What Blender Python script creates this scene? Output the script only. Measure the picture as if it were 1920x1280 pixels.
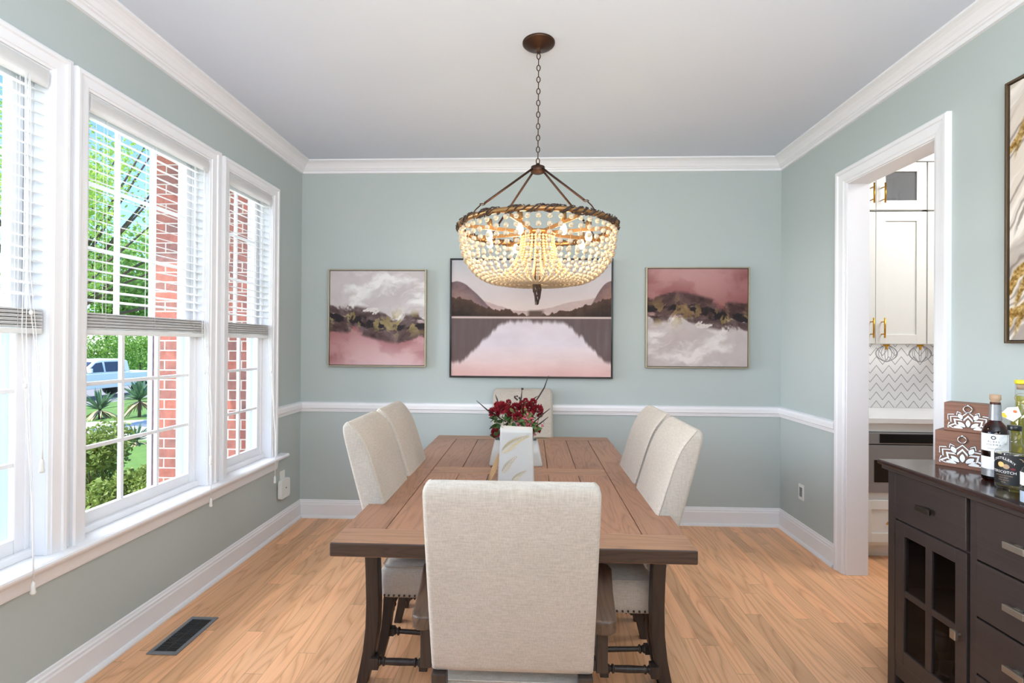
import bpy, math, random
import numpy as np
from mathutils import Vector, Matrix
random.seed(7); RNG = np.random.default_rng(7)
for o in list(bpy.data.objects): bpy.data.objects.remove(o)
C = bpy.context.scene.collection
sc = bpy.context.scene
PI = math.pi

# ------------------------------------------------------------------ camera
F_PX, YAW, PIT, ROL, HC = 940.4, .0388, .0038, .0067, 1.45
cy, sy, cp, sp, cr, sr = (math.cos(YAW), math.sin(YAW), math.cos(PIT), math.sin(PIT), math.cos(ROL), math.sin(ROL))
r0 = Vector((cy, sy, 0)); f0 = Vector((-sy*cp, cy*cp, sp)); u0 = Vector((sy*sp, -cy*sp, cp))
rr = r0*cr + u0*sr; uu = u0*cr - r0*sr
cam = bpy.data.objects.new('camera', bpy.data.cameras.new('camera')); C.objects.link(cam)
M = Matrix((rr, uu, -f0)).transposed().to_4x4(); M.translation = Vector((0, 0, HC)); cam.matrix_world = M
cam.data.sensor_width = 36; cam.data.lens = F_PX/1920*36; cam.data.clip_start = .05; cam.data.clip_end = 500
sc.camera = cam

# ------------------------------------------------------------------ world, sun, lights, exposure
vs = sc.view_settings
vs.view_transform = 'Standard'; vs.look = 'None'; vs.gamma = 1; vs.use_curve_mapping = False
vs.exposure = 0.0
W = bpy.data.worlds.new('World'); sc.world = W; W.use_nodes = True
wn = W.node_tree; wn.nodes.clear()
wo = wn.nodes.new('ShaderNodeOutputWorld'); bg = wn.nodes.new('ShaderNodeBackground')
sk = wn.nodes.new('ShaderNodeTexSky'); sk.sky_type = 'NISHITA'; sk.sun_disc = False
sk.sun_elevation = math.radians(52); sk.sun_rotation = math.radians(200); sk.dust_density = .1; sk.ozone_density = 4
bg.inputs[1].default_value = 0.40
tm = wn.nodes.new('ShaderNodeMix'); tm.data_type = 'RGBA'; tm.blend_type = 'MULTIPLY'; tm.inputs[0].default_value = 1
tm.inputs[7].default_value = (.68, .80, 1.0, 1)      # deep clear-day blue
wn.links.new(sk.outputs[0], tm.inputs[6]); wn.links.new(tm.outputs[2], bg.inputs[0]); wn.links.new(bg.outputs[0], wo.inputs[0])

def light(name, kind, loc, energy, color=(1, 1, 1), size=1, sizey=None, rot=None, target=None, spread=None):
    l = bpy.data.lights.new(name, kind); l.energy = energy; l.color = color
    if kind == 'AREA':
        l.size = size
        if sizey: l.shape = 'RECTANGLE'; l.size_y = sizey
        if spread: l.spread = spread
    elif kind == 'POINT': l.shadow_soft_size = size
    elif kind == 'SUN': l.angle = math.radians(.6)
    o = bpy.data.objects.new(name, l); C.objects.link(o); o.location = loc
    if target is not None: o.rotation_euler = (Vector(target)-Vector(loc)).to_track_quat('-Z', 'Y').to_euler()
    return o
light('sun', 'SUN', (0, 0, 20), 7.5, (1, .96, .88), target=Vector((0, 0, 20))-Vector((-.22, -.62, 1.0)))
# unseen fill lamp added behind the camera, aimed up at the ceiling
light('rear_ceiling_fill', 'AREA', (0.2, -1.0, 2.0), 172, (.93, .97, 1.0), 2.8, 1.6, target=(0.2, -.45, 3))
# fill lamp added high outside the window wall to boost the sky light
light('sky_fill', 'AREA', (-4.5, 2.0, 4.4), 110, (.93, .97, 1.0), 4.6, 2.2, target=(-1.7, 2.2, 1.3), spread=math.radians(85))
# level fill lamp added out of view on the lawn side
light('lawn_side_fill', 'AREA', (-6.6, 2.0, 1.75), 330, (.95, .98, 1.0), 3.6, 2.6, target=(2.0, 2.5, 1.35), spread=math.radians(110))
# unseen area lamp added at ceiling height to brighten the pantry
light('pantry_fill', 'AREA', (3.3, 2.85, 2.85), 36, (1, .99, .98), 1.0, .9, target=(3.0, 3.2, .4))
light('under_cabinet_light', 'AREA', (2.65, 3.95, 1.455), 1.0, (1, .97, .92), .9, .05, target=(2.65, 4.0, .9))

# ------------------------------------------------------------------ colour + material helpers
def lin(c):
    return tuple(((x/255)/12.92 if x/255 <= .04045 else ((x/255+.055)/1.055)**2.4) for x in c)
def L4(c): return (*lin(c), 1)
class G:
    """small node-graph helper"""
    def __init__(s, name):
        s.m = bpy.data.materials.new(name); s.m.use_nodes = True; s.t = s.m.node_tree; s.t.nodes.clear()
        s.out = s.n('ShaderNodeOutputMaterial')
    def n(s, t, **k):
        x = s.t.nodes.new(t)
        for a, b in k.items(): setattr(x, a, b)
        return x
    def l(s, a, b): s.t.links.new(a, b)
    def math(s, op, a, b=None, c=None):
        x = s.n('ShaderNodeMath', operation=op)
        for i, v in enumerate((a, b, c)):
            if v is None: continue
            if isinstance(v, (int, float)): x.inputs[i].default_value = v
            else: s.l(v, x.inputs[i])
        return x.outputs[0]
    def mix(s, fac, a, b, blend='MIX'):
        x = s.n('ShaderNodeMix', data_type='RGBA', blend_type=blend)
        for i, v in ((0, fac), (6, a), (7, b)):
            if isinstance(v, (int, float)): x.inputs[i].default_value = v
            elif isinstance(v, tuple): x.inputs[i].default_value = v
            else: s.l(v, x.inputs[i])
        return x.outputs[2]
    def ramp(s, fac, stops, interp='LINEAR'):
        x = s.n('ShaderNodeValToRGB'); e = x.color_ramp; e.interpolation = interp
        while len(e.elements) < len(stops): e.elements.new(.5)
        for q, (p, c) in zip(e.elements, stops): q.position = p; q.color = c
        s.l(fac, x.inputs[0]); return x.outputs[0]
    def coord(s, kind='Object', scale=(1, 1, 1), rot=(0, 0, 0), loc=(0, 0, 0)):
        t = s.n('ShaderNodeTexCoord'); m = s.n('ShaderNodeMapping')
        m.inputs['Scale'].default_value = scale; m.inputs['Rotation'].default_value = rot; m.inputs['Location'].default_value = loc
        s.l(t.outputs[kind], m.inputs[0]); return m.outputs[0]
    def noise(s, vec, scale=5, detail=3, rough=.5, dist=0):
        x = s.n('ShaderNodeTexNoise'); x.inputs['Scale'].default_value = scale; x.inputs['Detail'].default_value = detail
        x.inputs['Roughness'].default_value = rough; x.inputs['Distortion'].default_value = dist
        if vec is not None: s.l(vec, x.inputs['Vector'])
        return x.outputs['Fac']
    def bsdf(s, col, rough=.5, metal=0, spec=.5, bump=None, bstr=.2, bdist=.01, **k):
        b = s.n('ShaderNodeBsdfPrincipled')
        if isinstance(col, tuple): b.inputs['Base Color'].default_value = col
        else: s.l(col, b.inputs['Base Color'])
        if isinstance(rough, (int, float)): b.inputs['Roughness'].default_value = rough
        else: s.l(rough, b.inputs['Roughness'])
        b.inputs['Metallic'].default_value = metal; b.inputs['Specular IOR Level'].default_value = spec
        for a, v in k.items(): b.inputs[a].default_value = v
        if bump is not None:
            q = s.n('ShaderNodeBump'); q.inputs['Strength'].default_value = bstr; q.inputs['Distance'].default_value = bdist
            s.l(bump, q.inputs['Height']); s.l(q.outputs[0], b.inputs['Normal'])
        s.l(b.outputs[0], s.out.inputs[0]); s.b = b; return s.m
MAT = {}
def plain(name, c, rough=.5, metal=0, spec=.5, nz=.06, scale=30, bump=.05, **k):
    """one colour with a faint procedural mottling and surface grain"""
    g = G(name); v = g.coord(); f = g.noise(v, scale, 3)
    col = g.mix(f, tuple(x*(1-nz) for x in lin(c))+(1,), tuple(min(1, x*(1+nz)) for x in lin(c))+(1,))
    MAT[name] = g.bsdf(col, rough, metal, spec, bump=f, bstr=bump, bdist=.002, **k); return MAT[name]

plain('wall_paint', (181, 191, 190), .6, spec=.25, nz=.012, scale=3, bump=.03)
plain('trim_white', (236, 237, 241), .35, spec=.4, nz=.01, bump=.02)
plain('ceiling_white', (214, 222, 234), .8, spec=.1, nz=.012, scale=4, bump=.03)
plain('cabinet_white', (232, 231, 226), .4, nz=.01, bump=.02)
plain('brass', (205, 150, 40), .28, 1, nz=.05)
plain('bronze', (70, 48, 36), .42, .75, nz=.15)
plain('bronze_light', (150, 112, 70), .4, .7, nz=.12)
plain('twig', (62, 46, 38), .8, nz=.35, scale=60, bump=.5)
plain('metal_grey', (140, 145, 152), .4, .6, nz=.06)
plain('metal_dark', (62, 62, 66), .45, .5)
plain('chrome', (215, 215, 215), .15, 1)
plain('steel', (150, 150, 152), .32, .35, nz=.05, scale=12)
plain('black_glossy', (18, 18, 20), .12)
plain('plastic_white', (232, 234, 232), .4, nz=.01)
plain('nickel', (176, 170, 160), .35, .9)
plain('pewter_dark', (72, 66, 60), .4, .8)
plain('quartz', (236, 236, 236), .12, nz=.03, scale=8)
plain('ceramic', (190, 190, 187), .35, nz=.05, scale=14)
plain('cord_white', (235, 235, 235), .6)
plain('cork', (176, 148, 122), .8, nz=.2, scale=90)
plain('gold_leaf', (196, 168, 96), .35, .7, nz=.25, scale=80)
plain('paper_white', (240, 240, 240), .6, nz=.02)
plain('label_black', (22, 24, 26), .5)
plain('foil_grey', (150, 152, 156), .35, .5, nz=.15, scale=70)
plain('cap_yellow', (222, 205, 40), .35)
plain('cap_black', (20, 20, 22), .3)
plain('peach_ink', (238, 190, 120), .6)
plain('plum_ink', (110, 30, 40), .6)
plain('lemon_ink', (235, 205, 60), .6)
plain('orange_ink', (224, 120, 60), .6)
plain('ink_grey', (80, 84, 90), .6)
plain('carnation', (128, 8, 28), .7, nz=.35, scale=60)
plain('rose_pink', (196, 96, 110), .7, nz=.3, scale=60)
plain('plant_green', (66, 96, 50), .6, nz=.4, scale=25)
plain('plant_pale', (140, 150, 96), .6, nz=.3, scale=25)
plain('plant_dark', (48, 34, 34), .6, nz=.3, scale=25)
plain('bleached_wood', (196, 160, 116), .7, nz=.15, scale=40)
plain('car_white', (235, 238, 242), .25, nz=.01)
plain('car_glass', (52, 70, 92), .08)
plain('rubber', (24, 24, 26), .8)
plain('concrete', (214, 206, 196), .9, nz=.08, scale=2)
plain('asphalt', (150, 148, 148), .9, nz=.1, scale=3)
plain('lawn', (104, 140, 62), .9, nz=.3, scale=6)
plain('mulch', (120, 92, 70), .95, nz=.3, scale=14)
plain('leaf_tree', (182, 214, 96), .6, nz=.3, scale=2.5)
plain('leaf_tree_dark', (134, 176, 78), .6, nz=.35, scale=2.5)
plain('leaf_bush', (128, 150, 74), .45, nz=.55, scale=9)
plain('leaf_yucca', (96, 132, 92), .5, nz=.35, scale=8)
plain('leaf_dead', (190, 168, 136), .8, nz=.25, scale=12)
plain('bark', (92, 76, 62), .9, nz=.3, scale=12, bump=.4)
plain('ext_trim', (176, 192, 212), .5, nz=.02)
plain('shelf_white', (236, 234, 228), .4)

def mk_slat():
    g = G('slat_white'); v = g.coord(); f = g.noise(v, 20, 2)
    g.bsdf(g.mix(f, L4((238, 238, 238)), L4((246, 246, 246))), .4); b = g.b
    t = g.n('ShaderNodeBsdfTranslucent'); t.inputs[0].default_value = (.9, .9, .9, 1)
    mx = g.n('ShaderNodeMixShader'); mx.inputs[0].default_value = .3
    g.l(b.outputs[0], mx.inputs[1]); g.l(t.outputs[0], mx.inputs[2]); g.l(mx.outputs[0], g.out.inputs[0]); MAT['slat_white'] = g.m
mk_slat()
def mk_leafy(name, base):
    m = MAT[base]; g = m.node_tree
    b = [n for n in g.nodes if n.type == 'BSDF_PRINCIPLED'][0]; out = [n for n in g.nodes if n.type == 'OUTPUT_MATERIAL'][0]
    t = g.nodes.new('ShaderNodeBsdfTranslucent'); g.links.new(b.inputs['Base Color'].links[0].from_socket, t.inputs[0])
    mx = g.nodes.new('ShaderNodeMixShader'); mx.inputs[0].default_value = .4
    g.links.new(b.outputs[0], mx.inputs[1]); g.links.new(t.outputs[0], mx.inputs[2]); g.links.new(mx.outputs[0], out.inputs[0])
for q in ('leaf_tree', 'leaf_tree_dark', 'leaf_bush', 'leaf_yucca'): mk_leafy(q, q)

def mk_glass(name, tint=(1, 1, 1, 1), refl=.06, rough=.0):
    g = G(name); tr = g.n('ShaderNodeBsdfTransparent'); tr.inputs[0].default_value = tint
    gl = g.n('ShaderNodeBsdfGlossy'); gl.inputs['Roughness'].default_value = rough
    fr = g.n('ShaderNodeLayerWeight'); fr.inputs[0].default_value = .5
    nz = g.noise(g.coord(), 4, 1); f = g.math('MULTIPLY_ADD', g.math('POWER', fr.outputs['Facing'], 4.0), refl*10, g.math('MULTIPLY_ADD', nz, .004, refl*.5))
    mx = g.n('ShaderNodeMixShader'); g.l(f, mx.inputs[0]); g.l(tr.outputs[0], mx.inputs[1]); g.l(gl.outputs[0], mx.inputs[2])
    g.l(mx.outputs[0], g.out.inputs[0]); MAT[name] = g.m
mk_glass('window_glass', (1, 1, 1, 1), .02); mk_glass('clear_glass', (.96, .97, .97, 1), .09)
mk_glass('amber_glass', (.34, .09, .03, 1), .09); mk_glass('lemon_glass', (.88, .82, .30, 1), .09); mk_glass('pale_glass', (.93, .88, .72, 1), .09)
mk_glass('cut_glass', (.80, .82, .84, 1), .12); mk_glass('smoke_glass', (.80, .80, .82, 1), .02)

def mk_fabric(name, a, b, wscale=900):
    g = G(name); v = g.coord()
    n1 = g.noise(g.coord(scale=(1, 1, .12)), wscale*.35, 2); n2 = g.noise(g.coord(scale=(.12, .12, 1)), wscale*.35, 2)
    n3 = g.noise(v, 9, 3)
    w = g.math('MULTIPLY_ADD', n1, .5, g.math('MULTIPLY', n2, .5)); w2 = g.math('MULTIPLY_ADD', g.math('SUBTRACT', w, .5), 2.0, .5)
    w3 = g.math('ADD', w2, g.math('MULTIPLY', g.math('SUBTRACT', n3, .5), .35))
    col = g.ramp(w3, [(.15, L4(a)), (.85, L4(b))])
    MAT[name] = g.bsdf(col, .9, spec=.15, bump=w, bstr=.25, bdist=.001); g.b.inputs['Sheen Weight'].default_value = .15
mk_fabric('linen', (170, 161, 150), (192, 184, 173))

def wood_color(g, v, light, dark, ring=26, stretch=(7, .55, 7), fine=(140, 3, 140), amt=.55):
    """contour-line (cathedral) grain + fine pores, along local Y of v"""
    m = g.n('ShaderNodeMapping'); m.inputs['Scale'].default_value = stretch; g.l(v, m.inputs[0])
    n = g.noise(m.outputs[0], 1.0, 2, .45, .2)
    s = g.math('FRACT', g.math('MULTIPLY', n, ring))
    s = g.math('POWER', g.math('ABSOLUTE', g.math('MULTIPLY_ADD', s, 2, -1)), 3.0)
    m2 = g.n('ShaderNodeMapping'); m2.inputs['Scale'].default_value = fine; g.l(v, m2.inputs[0])
    p = g.noise(m2.outputs[0], 1.0, 3, .6)
    f = g.math('ADD', g.math('MULTIPLY', s, amt), g.math('MULTIPLY', g.math('SUBTRACT', p, .35), .8))
    return g.ramp(f, [(0.05, L4(light)), (.95, L4(dark))]), s, p
def mk_floor():
    g = G('oak_floor'); tc = g.n('ShaderNodeTexCoord'); sx = g.n('ShaderNodeSeparateXYZ'); g.l(tc.outputs['Object'], sx.inputs[0])
    w, Ln = .083, 1.25
    row = g.math('FLOOR', g.math('DIVIDE', sx.outputs[0], w))
    wn1 = g.n('ShaderNodeTexWhiteNoise', noise_dimensions='1D'); g.l(row, wn1.inputs['W'])
    yo = g.math('ADD', sx.outputs[1], g.math('MULTIPLY', wn1.outputs['Value'], 7.3))
    col = g.math('FLOOR', g.math('DIVIDE', yo, Ln))
    cb = g.n('ShaderNodeCombineXYZ'); g.l(row, cb.inputs[0]); g.l(col, cb.inputs[1])
    wn2 = g.n('ShaderNodeTexWhiteNoise', noise_dimensions='2D'); g.l(cb.outputs[0], wn2.inputs['Vector'])
    off = g.math('MULTIPLY', wn2.outputs['Value'], 60)
    cv = g.n('ShaderNodeCombineXYZ'); g.l(g.math('ADD', sx.outputs[0], off), cv.inputs[0]); g.l(g.math('ADD', sx.outputs[1], off), cv.inputs[1]); g.l(off, cv.inputs[2])
    c, s, p = wood_color(g, cv.outputs[0], (240, 186, 141), (196, 137, 95), ring=16, stretch=(5.5, .55, 3), fine=(190, 5, 60), amt=.5)
    tint = g.ramp(wn2.outputs['Value'], [(0, (.80, .78, .74, 1)), (.35, (.95, .94, .92, 1)), (.7, (1.04, 1.03, 1.0, 1)), (1, (1.12, 1.06, 1.03, 1))])
    c = g.mix(1.0, c, tint, 'MULTIPLY')
    fx = g.math('FRACT', g.math('DIVIDE', sx.outputs[0], w)); fy = g.math('FRACT', g.math('DIVIDE', yo, Ln))
    ex = g.math('LESS_THAN', g.math('ABSOLUTE', g.math('SUBTRACT', fx, .5)), .488)
    ey = g.math('LESS_THAN', g.math('ABSOLUTE', g.math('SUBTRACT', fy, .5)), .4990)
    e = g.math('MULTIPLY', ex, ey)
    c = g.mix(e, g.mix(.45, c, (.10, .055, .03, 1)), c)
    big = g.noise(g.coord(), 1.1, 2)
    rg = g.math('MULTIPLY_ADD', big, .12, .26)
    g.bsdf(c, rg, bump=g.math('ADD', e, g.math('MULTIPLY', p, .1)), bstr=.12, bdist=.002); MAT['oak_floor'] = g.m
mk_floor()
def mk_wood(name, light, dark, rough=.4, ring=20, stretch=(9, .9, 9), axis=1, island=False, amt=.5, fine=(190, 6, 190), var=.22, spec=.5):
    g = G(name); tc = g.n('ShaderNodeTexCoord'); v = tc.outputs['Object']
    if axis != 1:
        m = g.n('ShaderNodeMapping'); m.inputs['Rotation'].default_value = (0, 0, PI/2) if axis == 0 else (PI/2, 0, 0); g.l(v, m.inputs[0]); v = m.outputs[0]
    tint = None
    if island:
        ge = g.n('ShaderNodeNewGeometry'); r = ge.outputs['Random Per Island']
        va = g.n('ShaderNodeVectorMath', operation='ADD'); g.l(v, va.inputs[0])
        cb = g.n('ShaderNodeCombineXYZ'); k = g.math('MULTIPLY', r, 40)
        for i in range(3): g.l(k, cb.inputs[i])
        g.l(cb.outputs[0], va.inputs[1]); v = va.outputs[0]
        tint = g.ramp(r, [(0, (1-var, 1-var, 1-var, 1)), (1, (1+var, 1+var, 1+var, 1))])
    c, s, p = wood_color(g, v, light, dark, ring, stretch, fine, amt)
    if tint is not None: c = g.mix(1, c, tint, 'MULTIPLY')
    g.bsdf(c, rough, spec=spec, bump=p, bstr=.1, bdist=.001); MAT[name] = g.m
mk_wood('table_wood', (162, 119, 93), (88, 60, 46), .40, island=True, ring=18, stretch=(7, .8, 7), var=.12, amt=.34)
mk_wood('table_wood_cross', (168, 127, 99), (94, 65, 50), .40, axis=0, island=True, ring=12, stretch=(8, .6, 8), var=.1, amt=.34)
mk_wood('table_edge', (66, 47, 36), (26, 18, 15), .45, axis=0, ring=14, stretch=(14, 1.4, 14))
mk_wood('dark_wood', (56, 45, 39), (24, 19, 18), .42, axis=2, ring=10, stretch=(10, .8, 10))
mk_wood('arm_wood', (96, 76, 62), (48, 36, 30), .35, ring=9, stretch=(10, 1, 10))
mk_wood('espresso', (60, 52, 50), (34, 29, 29), .32, axis=1, ring=5, stretch=(3, .4, 30), fine=(20, 4, 260), amt=.12)
mk_wood('espresso_top', (54, 40, 38), (30, 22, 22), .13, axis=1, ring=6, stretch=(6, .5, 6), amt=.15)
mk_wood('walnut_box', (134, 92, 72), (92, 60, 46), .5, axis=0, ring=6, stretch=(5, 1, 30), amt=.3)

def mk_brick():
    g = G('brick'); v = g.coord('Object', rot=(PI/2, 0, 0)); b = g.n('ShaderNodeTexBrick'); g.l(v, b.inputs['Vector'])
    # object XZ -> texture XY
    b.inputs['Scale'].default_value = 1; b.inputs['Brick Width'].default_value = .205; b.inputs['Row Height'].default_value = .0765
    b.inputs['Mortar Size'].default_value = .005; b.inputs['Mortar Smooth'].default_value = .1; b.inputs['Bias'].default_value = 0
    b.inputs['Color1'].default_value = L4((150, 82, 68)); b.inputs['Color2'].default_value = L4((92, 74, 74)); b.inputs['Mortar'].default_value = L4((176, 166, 158))
    n = g.noise(g.coord(), 14, 4, .6); c = g.mix(.35, b.outputs['Color'], g.ramp(n, [(.3, L4((100, 54, 46))), (.7, L4((172, 106, 88)))]), 'MIX')
    c = g.mix(b.outputs['Fac'], c, L4((176, 166, 158)))
    g.bsdf(c, .9, bump=g.math('SUBTRACT', n, g.math('MULTIPLY', b.outputs['Fac'], 2)), bstr=.6, bdist=.01); MAT['brick'] = g.m
mk_brick()
def mk_chevron():
    """grey zig-zag lines on white tile (object X,Z)"""
    g = G('chevron_tile'); tc = g.n('ShaderNodeTexCoord'); s = g.n('ShaderNodeSeparateXYZ'); g.l(tc.outputs['Object'], s.inputs[0])
    P = .096; tri = g.math('ABSOLUTE', g.math('SUBTRACT', g.math('FRACT', g.math('DIVIDE', s.outputs[0], P)), .5))
    z = g.math('ADD', s.outputs[2], g.math('MULTIPLY', tri, P*1.29))
    f = g.math('FRACT', g.math('DIVIDE', z, .070))
    ln = g.math('LESS_THAN', g.math('ABSOLUTE', g.math('SUBTRACT', f, .5)), .060)
    n = g.noise(g.coord(), 25, 2); dk = g.mix(n, L4((120, 120, 124)), L4((190, 190, 192)))
    g.bsdf(g.mix(ln, L4((236, 236, 238)), dk), .15); MAT['chevron_tile'] = g.m
mk_chevron()
def mk_attr(name, rough=.6):
    g = G(name); a = g.n('ShaderNodeAttribute', attribute_name='Col'); n = g.noise(g.coord(), 60, 4)
    g.bsdf(a.outputs['Color'], rough, spec=.3, bump=n, bstr=.15, bdist=.003); MAT[name] = g.m
mk_attr('canvas_paint')
def mk_emit(name, c, s):
    g = G(name); e = g.n('ShaderNodeEmission'); e.inputs[0].default_value = (*c, 1)
    n = g.noise(g.coord(), 3, 1); g.l(g.math('MULTIPLY_ADD', n, s*.1, s), e.inputs[1]); g.l(e.outputs[0], g.out.inputs[0]); MAT[name] = g.m
mk_emit('bulb_glow', (1, .74, .42), 16); mk_emit('display_dim', (.35, .38, .42), .5)
plain('bead_wood', (190, 174, 150), .6, nz=.08, scale=40)
plain('bead_wood_small', (206, 178, 134), .6, nz=.08, scale=40)

# ------------------------------------------------------------------ mesh helpers
class MB:
    def __init__(s): s.v = []; s.f = []; s.sm = []
    def add(s, vs_, fs, smooth=False, T=None):
        k = len(s.v)
        if T is not None: vs_ = [T @ Vector(p) for p in vs_]
        s.v += [tuple(p) for p in vs_]; s.f += [tuple(i+k for i in f) for f in fs]; s.sm += [smooth]*len(fs); return s
    def box(s, x0, x1, y0, y1, z0, z1, T=None):
        v = [(x, y, z) for z in (z0, z1) for y in (y0, y1) for x in (x0, x1)]
        return s.add(v, [(0, 2, 3, 1), (4, 5, 7, 6), (0, 1, 5, 4), (2, 6, 7, 3), (0, 4, 6, 2), (1, 3, 7, 5)], False, T)
    def loft(s, rings, cap=True, smooth=True, T=None, closed=True):
        n = len(rings[0]); v = [p for r in rings for p in r]; f = []
        for i in range(len(rings)-1):
            for j in range(n if closed else n-1):
                a = i*n+j; b = i*n+(j+1) % n; f.append((a, b, b+n, a+n))
        s.add(v, f, smooth, T)
        if cap:
            k = len(s.v)-len(v); s.f.append(tuple(k+i for i in reversed(range(n)))); s.f.append(tuple(k+len(v)-n+i for i in range(n))); s.sm += [False]*2
        return s
    def tube(s, pts, r, n=8, T=None, cap=True):
        pts = [Vector(p) for p in pts]; R = r if isinstance(r, (list, tuple)) else [r]*len(pts); rings = []
        up = None
        for i, p in enumerate(pts):
            d = (pts[min(i+1, len(pts)-1)]-pts[max(i-1, 0)])
            d = d.normalized() if d.length > 1e-9 else Vector((0, 0, 1))
            if up is None: up = Vector((0, 0, 1)) if abs(d.z) < .9 else Vector((1, 0, 0))
            a = up.cross(d)
            if a.length < 1e-6: a = Vector((1, 0, 0)).cross(d)
            a.normalize(); b = d.cross(a); up = b if abs(b.dot(up)) > .05 else up
            rings.append([p+(a*math.cos(2*PI*j/n)+b*math.sin(2*PI*j/n))*R[i] for j in range(n)])
        return s.loft(rings, cap, True, T)
    def lathe(s, prof, n=24, T=None, c=(0, 0, 0), cap=False):
        rings = [[(c[0]+r*math.cos(2*PI*j/n), c[1]+r*math.sin(2*PI*j/n), c[2]+z) for j in range(n)] for r, z in prof]
        return s.loft(rings, cap, True, T)
    def ball(s, c, r, u=8, w=6, sc_=(1, 1, 1)):
        rings = []
        for i in range(1, w):
            t = PI*i/w; rings.append([(c[0]+r*sc_[0]*math.sin(t)*math.cos(2*PI*j/u), c[1]+r*sc_[1]*math.sin(t)*math.sin(2*PI*j/u), c[2]-r*sc_[2]*math.cos(t)) for j in range(u)])
        return s.loft(rings, True, True)
    def prism(s, poly, axis, a, b, T=None, smooth=False):
        """poly 2D extruded from a to b along axis"""
        def P(p, t):
            return {'x': (t, p[0], p[1]), 'y': (p[0], t, p[1]), 'z': (p[0], p[1], t)}[axis]
        return s.loft([[P(p, a) for p in poly], [P(p, b) for p in poly]], True, smooth, T)
    def torus(s, c, R, r, nu=32, nv=8, T=None, arc=2*PI):
        v = []; f = []
        for i in range(nu):
            t = arc*i/nu
            for j in range(nv):
                q = 2*PI*j/nv; v.append((c[0]+(R+r*math.cos(q))*math.cos(t), c[1]+(R+r*math.cos(q))*math.sin(t), c[2]+r*math.sin(q)))
        for i in range(nu):
            for j in range(nv): f.append((i*nv+j, ((i+1) % nu)*nv+j, ((i+1) % nu)*nv+(j+1) % nv, i*nv+(j+1) % nv))
        return s.add(v, f, True, T)
    def obj(s, name, mat, parent=None, bevel=0, seg=2, sub=0):
        me = bpy.data.meshes.new(name); me.from_pydata(s.v, [], s.f)
        me.polygons.foreach_set('use_smooth', s.sm); me.update()
        me.materials.append(MAT[mat] if isinstance(mat, str) else mat)
        o = bpy.data.objects.new(name, me); C.objects.link(o)
        if parent: o.parent = parent
        if bevel:
            b = o.modifiers.new('bevel', 'BEVEL'); b.width = bevel; b.segments = seg; b.limit_method = 'ANGLE'; b.angle_limit = .6
        if sub:
            b = o.modifiers.new('sub', 'SUBSURF'); b.levels = sub; b.render_levels = sub
        return o
def fixn(o):
    import bmesh
    b = bmesh.new(); b.from_mesh(o.data); bmesh.ops.recalc_face_normals(b, faces=b.faces); b.to_mesh(o.data); b.free(); return o
def tag(o, label=None, cat=None, group=None, kind=None):
    if label: o['label'] = label
    if cat: o['category'] = cat
    if group: o['group'] = group
    if kind: o['kind'] = kind
    return o
def thing(name, label, cat, loc=(0, 0, 0), rz=0, group=None, kind=None):
    o = bpy.data.objects.new(name, None); C.objects.link(o); o.location = loc; o.rotation_euler = (0, 0, rz); o.empty_display_size = .1
    return tag(o, label, cat, group, kind)
def copy_tree(o, parent=None):
    c = o.copy(); C.objects.link(c)
    if parent: c.parent = parent
    for ch in o.children: copy_tree(ch, c)
    return c
def rrect(hx, hy, r, n=4, cx=0, cy_=0):
    p = []
    for sx, sy_, a0 in ((1, 1, 0), (-1, 1, 90), (-1, -1, 180), (1, -1, 270)):
        for i in range(n+1):
            a = math.radians(a0+90*i/n); p.append((cx+sx*(hx-r)+r*math.cos(a), cy_+sy_*(hy-r)+r*math.sin(a)))
    return p
def text_verts(s, size, align='CENTER'):
    cu = bpy.data.curves.new('t', 'FONT'); cu.body = s; cu.size = size; cu.align_x = align; cu.resolution_u = 2
    o = bpy.data.objects.new('t', cu); C.objects.link(o)
    dg = bpy.context.evaluated_depsgraph_get(); me = bpy.data.meshes.new_from_object(o.evaluated_get(dg))
    v = [tuple(p.co) for p in me.vertices]; f = [tuple(p.vertices) for p in me.polygons]
    bpy.data.objects.remove(o); bpy.data.curves.remove(cu); bpy.data.meshes.remove(me); return v, f

# ------------------------------------------------------------------ room dimensions
XL, XR, YB, ZC = -1.916, 1.997, 4.101, 2.935
YR = -2.6           # rear end of the modelled room (closed by a wall)
S = 'structure'
WIN = [(1.375, 1.909), (2.081, 2.890), (3.082, 3.615)]      # openings in y
WZ0, WZ1 = .60, 2.515
DY0, DY1, DZ = 2.565, 3.253, 2.475

# floor / ceiling
fl = MB().box(XL-.15, 5.2, YR, YB+.15, -.1, 0).obj('floor', 'oak_floor'); tag(fl, 'warm oak plank floor running towards the back wall', kind=S)
ce = MB().box(XL-.15, 5.2, YR, YB+.15, ZC, ZC+.1).obj('ceiling', 'ceiling_white'); tag(ce, 'flat pale grey white ceiling', kind=S)
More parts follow.
